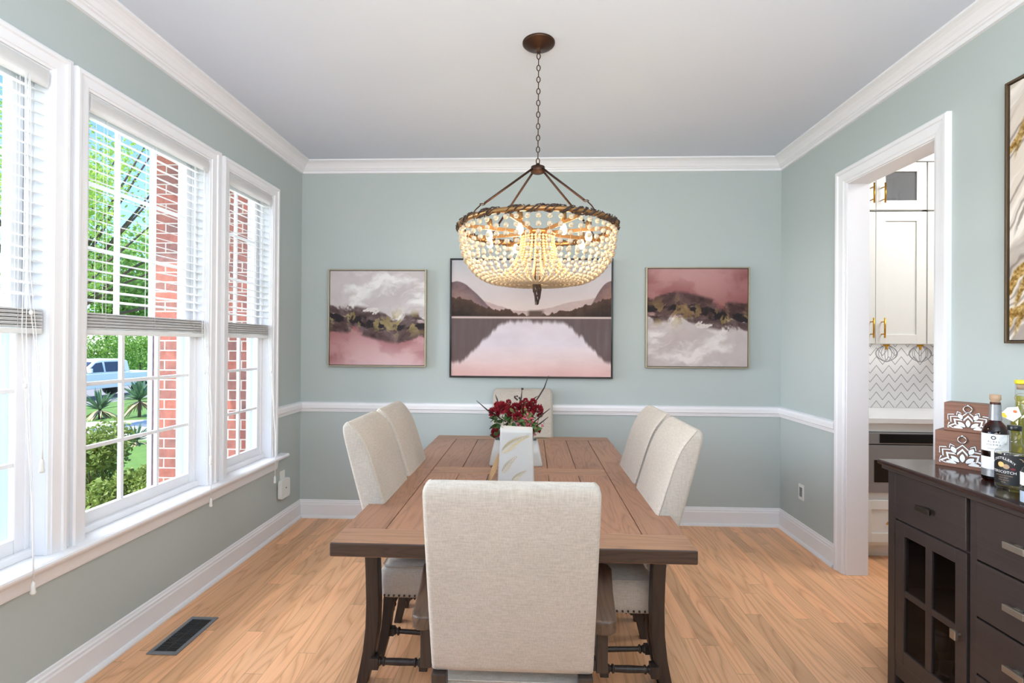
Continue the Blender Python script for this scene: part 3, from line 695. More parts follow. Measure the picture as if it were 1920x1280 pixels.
# ------------------------------------------------------------------ chairs
def make_chair(label, W=.43, arms=False, cat='chair', name='dining_chair'):
    r = thing(name, label, cat)
    hw = W/2
    # backrest : rings along height; rear y, thickness
    prof = [(.498, -.222, .050), (.502, -.234, .085), (.52, -.243, .100), (.60, -.266, .110), (.70, -.294, .112), (.80, -.322, .109), (.90, -.349, .105), (.96, -.365, .100), (1.00, -.375, .092), (1.025, -.381, .083), (1.045, -.385, .072), (1.060, -.386, .061), (1.072, -.386, .048), (1.081, -.383, .036), (1.086, -.379, .023), (1.088, -.374, .010)]
    rings = []; side = {-1: [], 1: []}
    for z_, yr, th in prof:
        rc = .036; zc_ = 1.0905-rc; w_ = hw if z_ < zc_ else hw-rc+math.sqrt(max(0, rc*rc-(z_-zc_)**2))
        rad = min(.016, th*.45); pts = []
        # slight crown in the front face
        for x_, y_ in rrect(w_, th/2, rad, 4):
            yy = yr+th/2+y_
            pts.append((x_, yy, z_))
        # add bulge points along the front
        rings.append(pts)
        if .42 < z_:
            for s_ in (-1, 1): side[s_].append((s_*(w_-.001), yr+th-.008, z_))
    bk = fixn(MB().loft(rings, True, True).obj('backrest', 'linen', r, sub=0))
    m = MB()
    for s_ in (-1, 1):
        MB().tube(side[s_], .0028, 6).obj('piping', 'linen', bk)
    # seat
    rings = []
    for z_, dx in ((.315, -.004), (.322, 0), (.36, .005), (.40, .007), (.43, .004), (.450, -.008), (.461, -.030), (.468, -.09)):
        rings.append([(x_, y_+.02, z_) for x_, y_ in rrect(hw+dx, .225+dx, .03 if dx > -.03 else .02, 5)])
    st = fixn(MB().loft(rings, True, True).obj('seat', 'linen', r))
    m = MB(); q = rrect(hw+.0045, .229, .03, 3)
    per = [(Vector((a[0], a[1]+.02, .327)), Vector((b[0], b[1]+.02, .327))) for a, b in zip(q, q[1:]+q[:1])]
    acc = 0
    for a, b in per:
        L_ = (b-a).length; n_ = max(1, int(round(L_/.0235)))
        for k in range(n_):
            p_ = a.lerp(b, (k+.5)/n_)
            if p_.y > -.19 or arms: m.ball(p_, .0052, 6, 4)
    m.obj('nailhead_trim', 'pewter_dark', st)
    # piping around seat top
    m = MB(); q = rrect(hw-.004, .222, .03, 5); m.tube([(a, b+.02, .452) for a, b in q+q[:1]], .003, 6); m.obj('seat_piping', 'linen', st)
    # legs
    def leg(sx, front):
        rg = []
        if front: sec = ((.316, 0, .044), (.20, .002, .040), (0, .006, .032))
        elif arms: sec = ((.4975, 0, .042), (.30, .002, .042), (.17, .012, .041), (.09, .026, .038), (0, .048, .036))
        else: sec = ((.316, .0, .044), (.24, .004, .044), (.16, .012, .042), (.09, .024, .040), (0, .045, .036))
        yb = .205 if front else (-.228 if arms else -.180)
        for z_, off, t in sec:
            cx = sx*(hw-(.035 if front else (.024 if arms else .060)) + (.004 if front else off*.15)); cyy = yb+(off if front else -off)
            rg.append([(cx-t/2, cyy-t/2, z_), (cx+t/2, cyy-t/2, z_), (cx+t/2, cyy+t/2, z_), (cx-t/2, cyy+t/2, z_)])
        return fixn(MB().loft(rg, True, False).obj('leg', 'dark_wood', r, bevel=.003))
    for sx in (-1, 1):
        for f_ in (True, False): leg(sx, f_)
        turned((sx*(hw-(.030 if arms else .060)), -.185 if not arms else -.230, .135), (sx*(hw-.033), .19, .135), .010, .017, .03).obj('side_stretcher', 'dark_wood', r, bevel=.002)
    turned((-(hw-.07), -.183, .225), (hw-.07, -.183, .225), .010, .017, .03).obj('rear_stretcher', 'dark_wood', r, bevel=.002)
    turned((-(hw-.05), .205, .19), (hw-.05, .205, .19), .010, .017, .03).obj('front_stretcher', 'dark_wood', r, bevel=.002)
    if arms:
        for sx in (-1, 1):
            outer = [(.318, -.125), (.323, -.10), (.327, -.04), (.337, .06), (.350, .16), (.360, .24), (.352, .275), (.325, .285)]
            inner = [(.290, .27), (.275, .20), (.262, .08), (.250, -.02), (.240, -.085), (.240, -.132), (.27, -.140), (.300, -.140)]
            poly = [(sx*a, b) for a, b in outer+inner]
            zf = lambda b: .60+.0*b
            bot = [(a, b, .556) for a, b in poly]; top = [(a, b, .600) for a, b in poly]
            am = fixn(MB().loft([bot, top], True, False).obj('armrest', 'arm_wood', r, bevel=.008, seg=3))
            MB().box(sx*.275-.018, sx*.275+.018, -.120, -.080, .430, .557).box(sx*.247-.012, sx*.247+.012, -.116, -.084, .434, .466).obj('rear_arm_post', 'dark_wood', am, bevel=.003)
            MB().box(sx*.30-.018, sx*.30+.018, .17, .21, .380, .557).box(sx*.265-.022, sx*.265+.022, .174, .206, .385, .425).obj('front_arm_post', 'dark_wood', am, bevel=.003)
    return r
gs = 'upholstered side chairs along the table'
c1 = make_chair('beige upholstered chair on the window side, nearest the camera'); c1['group'] = gs
c1.location = (-.460, 2.43, 0); c1.rotation_euler = (0, 0, -PI/2)
for x, y, rz, lab in ((-.460, 2.90, -PI/2, 'beige upholstered chair on the window side, farther from the camera'),
                      (.340, 2.350, PI/2, 'beige upholstered chair on the doorway side, nearest the camera'),
                      (.340, 2.825, PI/2, 'beige upholstered chair on the doorway side, farther from the camera')):
    c = copy_tree(c1); c.location = (x, y, 0); c.rotation_euler = (0, 0, rz); c['label'] = lab
h = make_chair('large linen armchair at the near end, seen from behind', .470, True, name='dining_armchair'); h['group'] = 'upholstered end chairs'
h.location = (-.050, 1.685, 0)
h2 = copy_tree(h); h2.location = (-.067, 3.685, 0); h2.rotation_euler = (0, 0, PI); h2['label'] = 'linen armchair at the far end behind the flowers'

# ------------------------------------------------------------------ paintings
def vnoise(x, y, seed):
    xi = np.floor(x).astype(int); yi = np.floor(y).astype(int); fx = x-xi; fy = y-yi
    fx = fx*fx*(3-2*fx); fy = fy*fy*(3-2*fy)
    def h_(a, b):
        n = (a*374761393+b*668265263+seed*974634777) & 0x7fffffff; n = ((n ^ (n >> 13))*1274126177) & 0x7fffffff
        return ((n ^ (n >> 16)) & 0xffff)/65535.0
    return (h_(xi, yi)*(1-fx)+h_(xi+1, yi)*fx)*(1-fy)+(h_(xi, yi+1)*(1-fx)+h_(xi+1, yi+1)*fx)*fy
def fbm(x, y, seed, o=5):
    s = 0; a = .5; t = 0
    for k in range(o): s = s+a*vnoise(x*2**k, y*2**k, seed+k*17); t += a; a *= .55
    return s/t
def sm(a, b, x): t = np.clip((x-a)/(b-a), 0, 1); return t*t*(3-2*t)
def lerp(A, B, t): return A*(1-t[..., None])+B*t[..., None]
def K(*c): return np.array(c, float)
def paint_lake(U, V):
    n = fbm(U*4, V*4, 3); nf = fbm(U*30, V*30, 5); ns = fbm(U*50, V*3, 9)
    col = lerp(K(206, 196, 198)+0*U[..., None], K(186, 186, 192), sm(.75, 1.0, V)); col = lerp(col, K(222, 204, 196)+0*col, sm(.75, .52, V)*.8)
    col = col+((n-.5)*22)[..., None]
    d = np.abs(U-.52)
    def ridge(top, c_hi, c_lo, soft=.006):
        nonlocal col
        mk = sm(soft, -soft, V-top)*(V > .515); t = np.clip((top-V)/.18, 0, 1)
        col = lerp(col, lerp(c_hi+0*col, c_lo+0*col, t)+((nf-.5)*26)[..., None], mk)
    ridge(.56+.11*sm(.45, .15, U)*1.0+.05*(fbm(U*6, U*0, 21)-.5), K(186, 160, 158), K(206, 180, 172))
    ridge(.55+.14*sm(.30, .95, U-.08)+.03*(fbm(U*7, U*0, 23)-.5), K(190, 168, 164), K(200, 176, 168))
    ridge(.50+.32*sm(.36, .02, U)+.03*(fbm(U*9, U*0, 31)-.5), K(112, 92, 98), K(160, 128, 118))
    ridge(.48+.34*sm(.78, 1.0, U)+.03*(fbm(U*9, U*0, 33)-.5), K(122, 98, 98), K(154, 118, 106))
    tr = .525+.045*sm(.05, .2, d)+.10*sm(.22, .5, d)+.05*(fbm(U*38, U*0, 41)-.4)
    ridge(tr, K(80, 58, 48), K(34, 25, 22), .004)
    col = lerp(col, K(92, 74, 66)+0*col, ((np.abs(U-.53) < .06) & (V < .575) & (V > .515)).astype(float)*sm(.06, .03, np.abs(U-.53))*sm(.58, .55, V))
    # water
    w = (V <= .515)
    base_ = lerp(K(214, 204, 212)+0*U[..., None], K(206, 150, 146), sm(.16, .0, V)); base_ = lerp(base_, K(220, 190, 186)+0*base_, sm(.3, .12, V)*.6)
    base_ = base_+((fbm(U*5, V*9, 55)-.5)*26)[..., None]
    arch = .515-.05-.36*sm(.12, .5, d)**1.25+.06*(ns-.5)
    rf = sm(-.02, .03, V-arch)*.92*(.75+.5*(ns-.3)*.9)
    base_ = lerp(base_, K(64, 48, 47)+((ns-.5)*60)[..., None]+0*base_, np.clip(rf, 0, 1))
    base_ = lerp(base_, K(222, 202, 196)+0*base_, sm(.012, .004, np.abs(V-.505))*.85)
    return np.where(w[..., None], base_, col)
def paint_abs(U, V, dark=0.):
    wx = fbm(U*3, V*3, 71)-.5; wy = fbm(U*3, V*3, 77)-.5; u = U+.25*wx; v = V+.25*wy
    n = fbm(u*5, v*5, 81); nf = fbm(u*14, v*14, 83)
    top = lerp(K(206, 200, 200)+0*U[..., None], K(178, 168, 170), n**1.0); top = lerp(top, K(226, 224, 224)+0*top, sm(.5, .7, fbm(u*3+4, v*6, 91)))
    bot = lerp(K(200, 160, 162)+0*U[..., None], K(142, 84, 88), np.clip(sm(.40, .66, fbm(u*3, v*4, 95))*.55+sm(.16, .46, V)*.55+sm(.35, .0, U)*.35, 0, 1)); bot = lerp(bot, K(214, 184, 188)+0*bot, sm(.30, .0, V+.25*np.abs(U-.6))*.8)
    c = .50-.07*U+.035*np.sin(U*6+.6)
    t = sm(c-.09+.12*(n-.5), c+.05+.12*(n-.5), V)
    col = lerp(bot, top, t)
    b = V-c; band = np.exp(-((b+.03)/.15)**2)
    blot = sm(.43, .58, fbm(u*7+9, v*9, 101)*.8+band*.34-.02)*sm(.25, .5, band)
    col = lerp(col, K(84, 66, 66)+((nf-.5)*90)[..., None]+0*col, blot*.95)
    bl2 = sm(.52, .62, fbm(u*6+3, v*10, 111)*.8+np.exp(-((b+.03)/.06)**2)*.3-.05)*sm(.3, .6, np.exp(-((b+.03)/.07)**2))
    col = lerp(col, K(34, 26, 30)+0*col, bl2)
    wh = sm(.60, .68, fbm(u*8+1, v*8+5, 121))*np.exp(-((b-.07)/.09)**2); col = lerp(col, K(232, 228, 224)+0*col, wh)
    gd = sm(.60, .66, fbm(u*11+7, v*11+2, 131))*np.exp(-((b-.01)/.13)**2); col = lerp(col, K(150, 134, 88)+((nf-.5)*80)[..., None]+0*col, gd*.85)
    return col*(1-dark)
def paint_abs2(U, V):
    c = paint_abs(1-U, 1-V); return c*np.where((V > .5)[..., None], K(.86, .78, .76), K(.96, .94, .93))
def paint_marble(U, V):
    # U 0 at far edge .. 1 near ; flowing diagonals
    w = fbm(U*2.2, V*2.2, 201)-.5; q = V*1.0-U*.9+.35*w; s_ = fbm(q*7, U*1.2, 205); s2 = fbm(q*16, U*2, 211)
    col = lerp(K(214, 204, 192)+0*U[..., None], K(160, 150, 142), sm(.45, .75, s_)); col = lerp(col, K(236, 230, 222)+0*col, sm(.55, .7, s2)*.7)
    for a in (.84, .315, .18, .60): 
        dd = np.abs(q-(a-.1)+.05*w)
        col = lerp(col, K(92, 80, 74)+0*col, sm(.012, .0, np.abs(dd-.045))*.5)
        if a != .60: col = lerp(col, K(160, 128, 70)+((fbm(U*90, V*110, 221)-.5)*190)[..., None]+0*col, sm(.030, .018, dd))
    for v0, w_ in ((.84, .045), (.235, .035), (.135, .035), (.52, .02)):
        dd = np.abs((V-v0)-(U-.09)*1.6)+.02*(fbm(U*30, V*40, 231)-.5); mk = sm(w_, w_*.45, dd)*sm(.015, .05, U)*sm(.34, .2, U)
        col = lerp(col, K(150, 120, 66)+((fbm(U*90, V*110, 221)-.5)*200)[..., None]+0*col, mk if v0 != .52 else mk*.0)
        if v0 == .52: col = lerp(col, K(120, 108, 100)+0*col, mk*.7)
    return col
def painting(name, label, x0, x1, z0, z1, fn, frame_mat, nx, nz, depth=.04, loc=None, rz=0):
    w, h_ = x1-x0, z1-z0
    r = thing(name, label, 'painting', loc, rz)
    f = .010; m = MB(); m.box(-w/2, -w/2+f, -depth, 0, 0, h_).box(w/2-f, w/2, -depth, 0, 0, h_).box(-w/2+f, w/2-f, -depth, 0, 0, f).box(-w/2+f, w/2-f, -depth, 0, h_-f, h_)
    m.obj('frame', frame_mat, r, bevel=.0015)
    m = MB().box(-w/2+f, w/2-f, -depth+.016, -.004, f, h_-f); m.obj('backing', 'black_glossy', r)
    U, V = np.meshgrid(np.linspace(0, 1, nx), np.linspace(0, 1, nz)); col = np.clip(fn(U, V), 3, 250)/255
    col = np.where(col <= .04045, col/12.92, ((col+.055)/1.055)**2.4)
    g_ = .014; X = -w/2+g_+U*(w-2*g_); Z = g_+V*(h_-2*g_); Y = np.full_like(X, -depth+.010)
    me = bpy.data.meshes.new('canvas'); idx = np.arange(nx*nz).reshape(nz, nx)
    vv = np.stack([X, Y, Z], -1).reshape(-1, 3); fc = np.stack([idx[:-1, :-1], idx[:-1, 1:], idx[1:, 1:], idx[1:, :-1]], -1).reshape(-1, 4)
    # give the canvas its thickness
    k = nx*nz; t, rgt = w/2-g_, h_-g_
    back = [(-t, -depth+.0158, g_), (t, -depth+.0158, g_), (t, -depth+.0158, rgt), (-t, -depth+.0158, rgt)]
    fcl = fc.tolist()+[[k+3, k+2, k+1, k], [0, k, k+1, nx-1], [nx-1, k+1, k+2, nx*nz-1], [nx*nz-1, k+2, k+3, nx*(nz-1)], [nx*(nz-1), k+3, k, 0]]
    me.from_pydata(vv.tolist()+back, [], fcl)
    at = me.color_attributes.new('Col', 'FLOAT_COLOR', 'POINT')
    ca = np.ones((k+4, 4)); ca[:k, :3] = col.reshape(-1, 3); ca[k:, :3] = .5; at.data.foreach_set('color', ca.ravel())
    me.materials.append(MAT['canvas_paint']); o = bpy.data.objects.new('canvas', me); C.objects.link(o); o.parent = r
    return r
plain('frame_bronze', (92, 76, 58), .4, .4); plain('frame_champagne', (170, 160, 138), .35, .6); plain('frame_black', (24, 20, 20), .35)
yw = YB-.003
painting('abstract_painting', 'square pink and white abstract painting on the left of the back wall', -1.672, -.860, 1.252, 2.050, paint_abs, 'frame_champagne', 300, 300, .045, (-1.266, yw, 1.252))
painting('lake_painting', 'wide black-framed lake and mountain painting behind the chandelier', -.667, .655, 1.170, 2.140, paint_lake, 'frame_black', 420, 310, .04, (-.006, yw, 1.170))
painting('abstract_painting', 'square dark rose abstract painting on the right of the back wall', .915, 1.733, 1.262, 2.070, paint_abs2, 'frame_champagne', 300, 300, .045, (1.324, yw, 1.262))
painting('marbled_painting', 'tall cream and gold marbled painting at the right edge above the sideboard', 0, .80, 1.464, 2.548, paint_marble, 'frame_bronze', 240, 360, .024, (XR-.003, 2.172-.40, 1.464), -PI/2)

# ------------------------------------------------------------------ chandelier
CX, CYY = .026, 2.474
ch = thing('chandelier', 'round beaded bowl chandelier hanging on a chain over the table', 'chandelier', (CX, CYY, ZC))
zz = lambda z_: z_-ZC
MB().lathe([(.0, 0), (.080, 0), (.080, -.006), (.074, -.012), (.050, -.022), (.020, -.030), (.010, -.036), (.010, -.050), (0, -.050)], 32).obj('canopy', 'bronze', ch)
ztop = 2.325
m = MB(); zc = 2.885; k = 0; ll = .036
while zc > ztop+.015:
    a, b = (1, 0) if k % 2 == 0 else (0, 1)
    pts = [(.0085*math.cos(t)*a, .0085*math.cos(t)*b, zz(zc)-ll/2+(ll/2-.004)*math.sin(t)*1.0+.0) for t in [2*PI*j/14 for j in range(15)]]
    m.tube(pts, .0026, 5, cap=False); zc -= ll*.80; k += 1
m.obj('chain', 'bronze', ch)
MB().lathe([(0, zz(ztop)+.012), (.010, zz(ztop)+.012), (.012, zz(ztop)), (.034, zz(ztop)-.004), (.036, zz(ztop)-.030), (.024, zz(ztop)-.036), (0, zz(ztop)-.036)], 20).obj('hub', 'bronze', ch)
RR, ZR = .385, 2.015
for k in range(4):
    a = math.radians(35+90*k+(8 if k % 2 else 0)); c_, s_ = math.cos(a), math.sin(a)
    m = MB(); m.tube([(.034*c_, .034*s_, zz(ztop)-.02), (.30*c_, .30*s_, zz(2.095))], .0055, 8)
    m.torus((.312*c_, .312*s_, zz(2.088)), .012, .0022, 14, 5); m.tube([(.322*c_, .322*s_, zz(2.082)), (.345*c_, .345*s_, zz(2.06)), (RR*.97*c_, RR*.97*s_, zz(2.022))], .003, 6)
    m.obj('support_rod', 'bronze', ch)
# twig-wrapped rim
m = MB().torus((0, 0, zz(ZR)), RR, .012, 72, 8); rim = m.obj('rim', 'bronze_light', ch)
m = MB(); rn = random.Random(4)
for k in range(300):
    a = rn.random()*2*PI; da = rn.uniform(.06, .16); pts = []; w0 = rn.random()*6
    for j in range(5):
        t = j/4; ph = w0+t*2.4; q = a+da*t; rad = RR+.014*math.cos(ph)+rn.uniform(-.002, .003); pts.append((rad*math.cos(q), rad*math.sin(q), zz(ZR)+.016*math.sin(ph)+rn.uniform(-.002, .003)))
    m.tube(pts, rn.uniform(.0018, .0036), 4)
m.obj('twig_wrap', 'twig', rim)
# outer bead strands
def bez(ctrl, n=120):
    pts = []
    P_ = [Vector(p) for p in ctrl]
    for i in range(len(P_)-1):
        a = P_[max(i-1, 0)]; b = P_[i]; c = P_[i+1]; d = P_[min(i+2, len(P_)-1)]
        for k in range(n//(len(P_)-1)):
            t = k/(n//(len(P_)-1)); pts.append(.5*((2*b)+(-a+c)*t+(2*a-5*b+4*c-d)*t*t+(-a+3*b-3*c+d)*t**3))
    pts.append(P_[-1]); return pts
profile = bez([(RR-.006, zz(1.992)), (RR-.010, zz(1.94)), (.366, zz(1.885)), (.338, zz(1.83)), (.298, zz(1.787)), (.245, zz(1.758)), (.18, zz(1.745)), (.10, zz(1.742)), (.03, zz(1.742))])
def beads(m, prof, a, sizes, wire=True, start=.004):
    c_, s_ = math.cos(a), math.sin(a); acc = 0; nxt = start; i = 0; last = prof[0]
    for p in prof[1:]:
        seg = (p-last).length
        while acc+seg >= nxt:
            t = (nxt-acc)/seg; q = last.lerp(p, t); d, gap = sizes(i, q)
            if d: m.ball((q[0]*c_, q[0]*s_, q[1]), d/2, 7, 5)
            nxt += gap; i += 1
        acc += seg; last = p
    if wire: m.tube([(p[0]*c_, p[0]*s_, p[1]) for p in prof[::6]], .0009, 3)
NS = 50
def sizes_o(i, q):
    if i < 5: return .0235, .0345
    if q[0] > .22: return .0185, .0245
    return (.015 if q[0] > .05 else 0), .0215
for k in range(NS):
    m = MB(); beads(m, profile, -PI/2+2*PI*k/NS, sizes_o); m.obj('bead_strand', 'bead_wood', ch)
inner = bez([(.078, zz(1.975)), (.084, zz(1.93)), (.098, zz(1.88)), (.125, zz(1.83)), (.17, zz(1.785)), (.215, zz(1.76))], 90)
for k in range(28):
    m = MB(); beads(m, inner, 2*PI*(k+.5)/28, lambda i, q: (.0135, .0142)); m.obj('inner_bead_strand', 'bead_wood_small', ch)
# central ring, arms, sockets, bulbs
fr = MB().torus((0, 0, zz(1.99)), .082, .010, 32, 8).lathe([(.012, zz(2.00)), (.012, zz(1.76)), (0, zz(1.76))], 10).obj('centre_ring', 'bronze_light', ch)
MB().tube([(0, 0, zz(1.995)), (.082, 0, zz(1.995))], .006, 6).tube([(0, 0, zz(1.995)), (-.082, 0, zz(1.995))], .006, 6).tube([(0, 0, zz(1.995)), (0, .082, zz(1.995))], .006, 6).tube([(0, 0, zz(1.995)), (0, -.082, zz(1.995))], .006, 6).obj('spokes', 'bronze_light', fr)
for k in range(8):
    a = math.radians(22.5+45*k+4); c_, s_ = math.cos(a), math.sin(a)
    T = Matrix.Rotation(a, 4, 'Z')
    arm = MB().box(.08, RR-.008, -.003, .003, zz(1.985), zz(2.002), T).obj('arm', 'bronze_light', ch)
    b = MB().lathe([(.0, 0), (.013, 0), (.015, .01), (.013, .035), (.0, .035)], 12, c=(.255*c_, .255*s_, zz(2.0))).obj('socket', 'bronze_light', arm)
    MB().lathe([(.006, -.001), (.012, -.012), (.0165, -.028), (.015, -.040), (.008, -.048), (.0, -.050)], 12, c=(.255*c_, .255*s_, zz(1.986))).obj('bulb', 'bulb_glow', arm)
    l = light('bulb_light', 'POINT', (0, 0, 0), 2.6, (1, .74, .46), .018)
    l.parent = ch; l.location = (.255*c_, .255*s_, zz(1.925))
# finial of twigs
m = MB(); rn = random.Random(9); ztp = zz(1.80)
for k in range(26):
    a = rn.random()*6.28; pts = []
    for j in range(6):
        t = j/5; rad = .007+.013*math.sin(PI*min(1, t*1.02))*rn.uniform(.6, 1.2); pts.append((rad*math.cos(a+t*3), rad*math.sin(a+t*3), ztp-.15*t*rn.uniform(.9, 1.08)))
    m.tube(pts, .0022, 4)
m.obj('finial', 'twig', ch)

# ------------------------------------------------------------------ table decor
r = thing('fern_vase', 'tall flat white ceramic vase with a gold fern in front of the flowers', 'vase', (-.075, 2.60, TZ)); fv = r
rings = []
for z_, hx, hy in ((0, .094, .045), (.01, .096, .047), (.13, .090, .042), (.26, .083, .036), (.285, .084, .037), (.285, .078, .031), (.25, .076, .029), (.02, .082, .035)):
    rings.append([(x_+.002*math.sin(z_*40+x_*50), y_, z_+(.003*math.sin(x_*60) if z_ > .27 else 0)) for x_, y_ in rrect(hx, hy, .012, 4)])
fixn(MB().loft(rings, True, True).obj('body', 'ceramic', r))
def frond(m, p0, p1, n, L_, bend, w):
    p0, p1 = Vector(p0), Vector(p1); d = p1-p0; pr = Vector((-d.y, d.x)).normalized()
    for k in range(n+1):
        t = k/n; q = p0+d*t+pr*bend*math.sin(PI*t); ln = L_*(1-.8*t)*(.5+.5*min(1, t*5+.3)); dn = d.normalized()
        for s_ in (-1, 1):
            e = q+(dn*.80+pr*s_*.60)*ln; mid = q.lerp(e, .5)+pr*s_*.002*0; o_ = Vector((-(e-q).y, (e-q).x)).normalized()*w
            m.add([(q.x, -.0475, q.y), ((mid+o_).x, -.0482, (mid+o_).y), (e.x, -.0475, e.y), ((mid-o_).x, -.0482, (mid-o_).y)], [(0, 1, 2, 3)])
for fr_ in (((-.075, .165), (.060, .245), 16, .052, .010, .0017), ((-.07, .06), (.0, .14), 10, .040, .005, .0014), ((-.02, .02), (.05, .07), 9, .032, .004, .0014)):
    m = MB(); frond(m, *fr_)
    m.v = [(x_, y_+.0475-(.047-.006*(z_/.13) if z_ < .13 else .041-.005*((z_-.13)/.13))-.0022, z_) for x_, y_, z_ in m.v]
    m.obj('gold_fern', 'gold_leaf', r)
r = thing('wooden_leaf', 'pale carved wooden leaf leaning against the white vase', 'ornament', (-.170, 2.62, TZ))
fixn(MB().loft([[(-.046+.0, -.006, 0.004), (-.040, .006, 0.004), (-.036, 0, 0.004)], [(-.040, -.008, .05), (-.022, .006, .05), (-.012, -.004, .05)], [(-.012, -.008, .12), (.006, .006, .12), (.014, -.004, .12)], [(.030, -.002, .20), (.032, 0, .20), (.034, -.001, .20)]], True, False).obj('carved_leaf', 'bleached_wood', r))
r = thing('flower_planter', 'low wide white ceramic planter holding the red flowers', 'planter', (-.088, 3.0, TZ)); 
rings = []
for z_, hx, hy in ((0, .155, .06), (.01, .157, .062), (.08, .143, .057), (.150, .125, .052), (.150, .119, .046), (.02, .14, .05)):
    rings.append([(x_, y_, z_) for x_, y_ in rrect(hx, hy, .012, 4)])
fixn(MB().loft(rings, True, True).obj('body', 'ceramic', r))
r = thing('flower_arrangement', 'dense bouquet of dark red carnations, pink filler and twigs', 'flowers', (-.088, 2.99, TZ+.10)); fa = r
rn = random.Random(21)
def carnation(c, R_):
    """ruffled ball of many small notched petals"""
    m = MB(); c = Vector(c); N = 46
    for k in range(N):
        zc_ = 1-1.55*(k+.5)/N; a = 2.39996*k; rr_ = math.sqrt(max(0, 1-zc_*zc_)); d = Vector((rr_*math.cos(a), rr_*math.sin(a), zc_))
        t1 = d.cross(Vector((.3, .2, .9))).normalized(); t2 = d.cross(t1); q = rn.random()*3; t1, t2 = t1*math.cos(q)+t2*math.sin(q), t2*math.cos(q)-t1*math.sin(q)
        b = c+d*R_*.30; w = R_*.42; e = c+d*R_*rn.uniform(.82, 1.08)
        m.add([b, b+t1*w*.5+d*R_*.3, e+t1*w+t2*w*rn.uniform(-.4, .4), e+t1*w*.35-d*R_*.12, e+t2*w*.2+d*R_*.06, e-t1*w*.35-d*R_*.10, e-t1*w+t2*w*rn.uniform(-.4, .4), b-t1*w*.5+d*R_*.3], [(0, 1, 2, 3), (0, 3, 4, 5), (0, 5, 6, 7)], False)
    return m
fl_ = [(-.085, .235, .036), (-.13, .205, .030), (-.055, .215, .034), (-.005, .235, .026), (.03, .232, .026), (.075, .230, .038), (.125, .225, .032), (.035, .265, .016), (-.045, .272, .014), (-.115, .255, .016), (-.12, .09, .026), (.12, .10, .022), (.095, .12, .018), (.10, .275, .018), (.055, .285, .013), (-.02, .20, .03), (.01, .19, .028), (.14, .19, .014), (.05, .21, .03)]
for x, z_, R_ in fl_:
    R_ *= 1.28
    c = (x, rn.uniform(-.05, .03), z_); f = carnation(c, R_).obj('carnation', 'carnation', fa)
    MB().tube([(c[0]*.5, 0, .02), (c[0]*.8, c[1]*.8, z_*.5), c], .002, 5).obj('stem', 'plant_green', f)
m = MB()
for k in range(170):
    x = rn.gauss(.055, .038); z_ = rn.gauss(.150, .032); m.ball((x, rn.uniform(-.065, -.03), z_), rn.uniform(.0035, .0075), 6, 4)
for k in range(60): m.ball((rn.gauss(.03, .05), rn.uniform(-.05, .02), rn.gauss(.15, .04)), rn.uniform(.004, .008), 6, 4)
m.obj('pink_filler', 'rose_pink', fa)['kind'] = 'stuff'
def leaf(m, p, d, L_, w, droop=.2, twist=0):
    p = Vector(p); d = Vector(d).normalized(); s_ = d.cross(Vector((0, 0, 1)))
    if s_.length < .1: s_ = Vector((1, 0, 0))
    s_.normalize(); s_ = (Matrix.Rotation(twist, 3, d) @ s_)
    vs_ = []; n = 5
    for k in range(n+1):
        t = k/n; q = p+d*L_*t+Vector((0, 0, -droop*L_*t*t)); ww = w*math.sin(PI*(.08+.92*t)**.8)
        vs_ += [q-s_*ww, q+s_*ww+Vector((0, 0, .0))]
    m.add(vs_, [(2*k, 2*k+1, 2*k+3, 2*k+2) for k in range(n)], True)
m = MB()
for k in range(120):
    x = rn.uniform(-.15, .13); y = rn.uniform(-.06, .04); z_ = rn.uniform(.05, .20)
    leaf(m, (x*.8, y, z_), (x*3+rn.uniform(-.4, .4), rn.uniform(-1, .2), rn.uniform(-.2, 1)), rn.uniform(.04, .075), rn.uniform(.010, .018), .3, rn.uniform(-1, 1))
leaf(m, (.10, -.04, .06), (1, -.2, .25), .11, .012, .2)
m.obj('leaves', 'plant_green', fa)
m = MB()
for k in range(26):
    x = rn.uniform(-.05, .09); leaf(m, (x, -.04, rn.uniform(.10, .22)), (rn.uniform(-.6, .6), -.6, 1), .045, .010, .2, rn.uniform(-1, 1))
m.obj('pale_leaves', 'plant_pale', fa)
m = MB()
for p in ([(0.06, 0, .2), (.13, -.01, .30), (.165, -.02, .36), (.19, -.02, .43)], [(-.06, 0, .15), (-.13, -.02, .20), (-.17, -.03, .225), (-.235, -.03, .28)], [(.02, -.02, .25), (.03, -.02, .30), (.034, -.02, .35)], [(-.10, 0, .24), (-.115, -.01, .29), (-.125, -.01, .315)], [(.10, -.03, .15), (.15, -.04, .20), (.20, -.04, .24)], [(.09, -.03, .12), (.14, -.04, .15), (.19, -.04, .19)], [(.07, 0, .24), (.10, 0, .29), (.13, -.01, .31)]):
    m.tube(p, [.0025]+[.0045]*(len(p)-2)+[.0015], 5)
for k in range(10): m.ball((rn.uniform(-.01, .03), -.01, rn.uniform(.27, .31)), .006, 6, 4)
m.ball((.036, -.02, .352), .008, 6, 4)
for k in range(8): m.ball((rn.uniform(.14, .18), -.04, rn.uniform(.13, .2)), .0025, 5, 4)
m.obj('dark_twigs', 'plant_dark', fa)

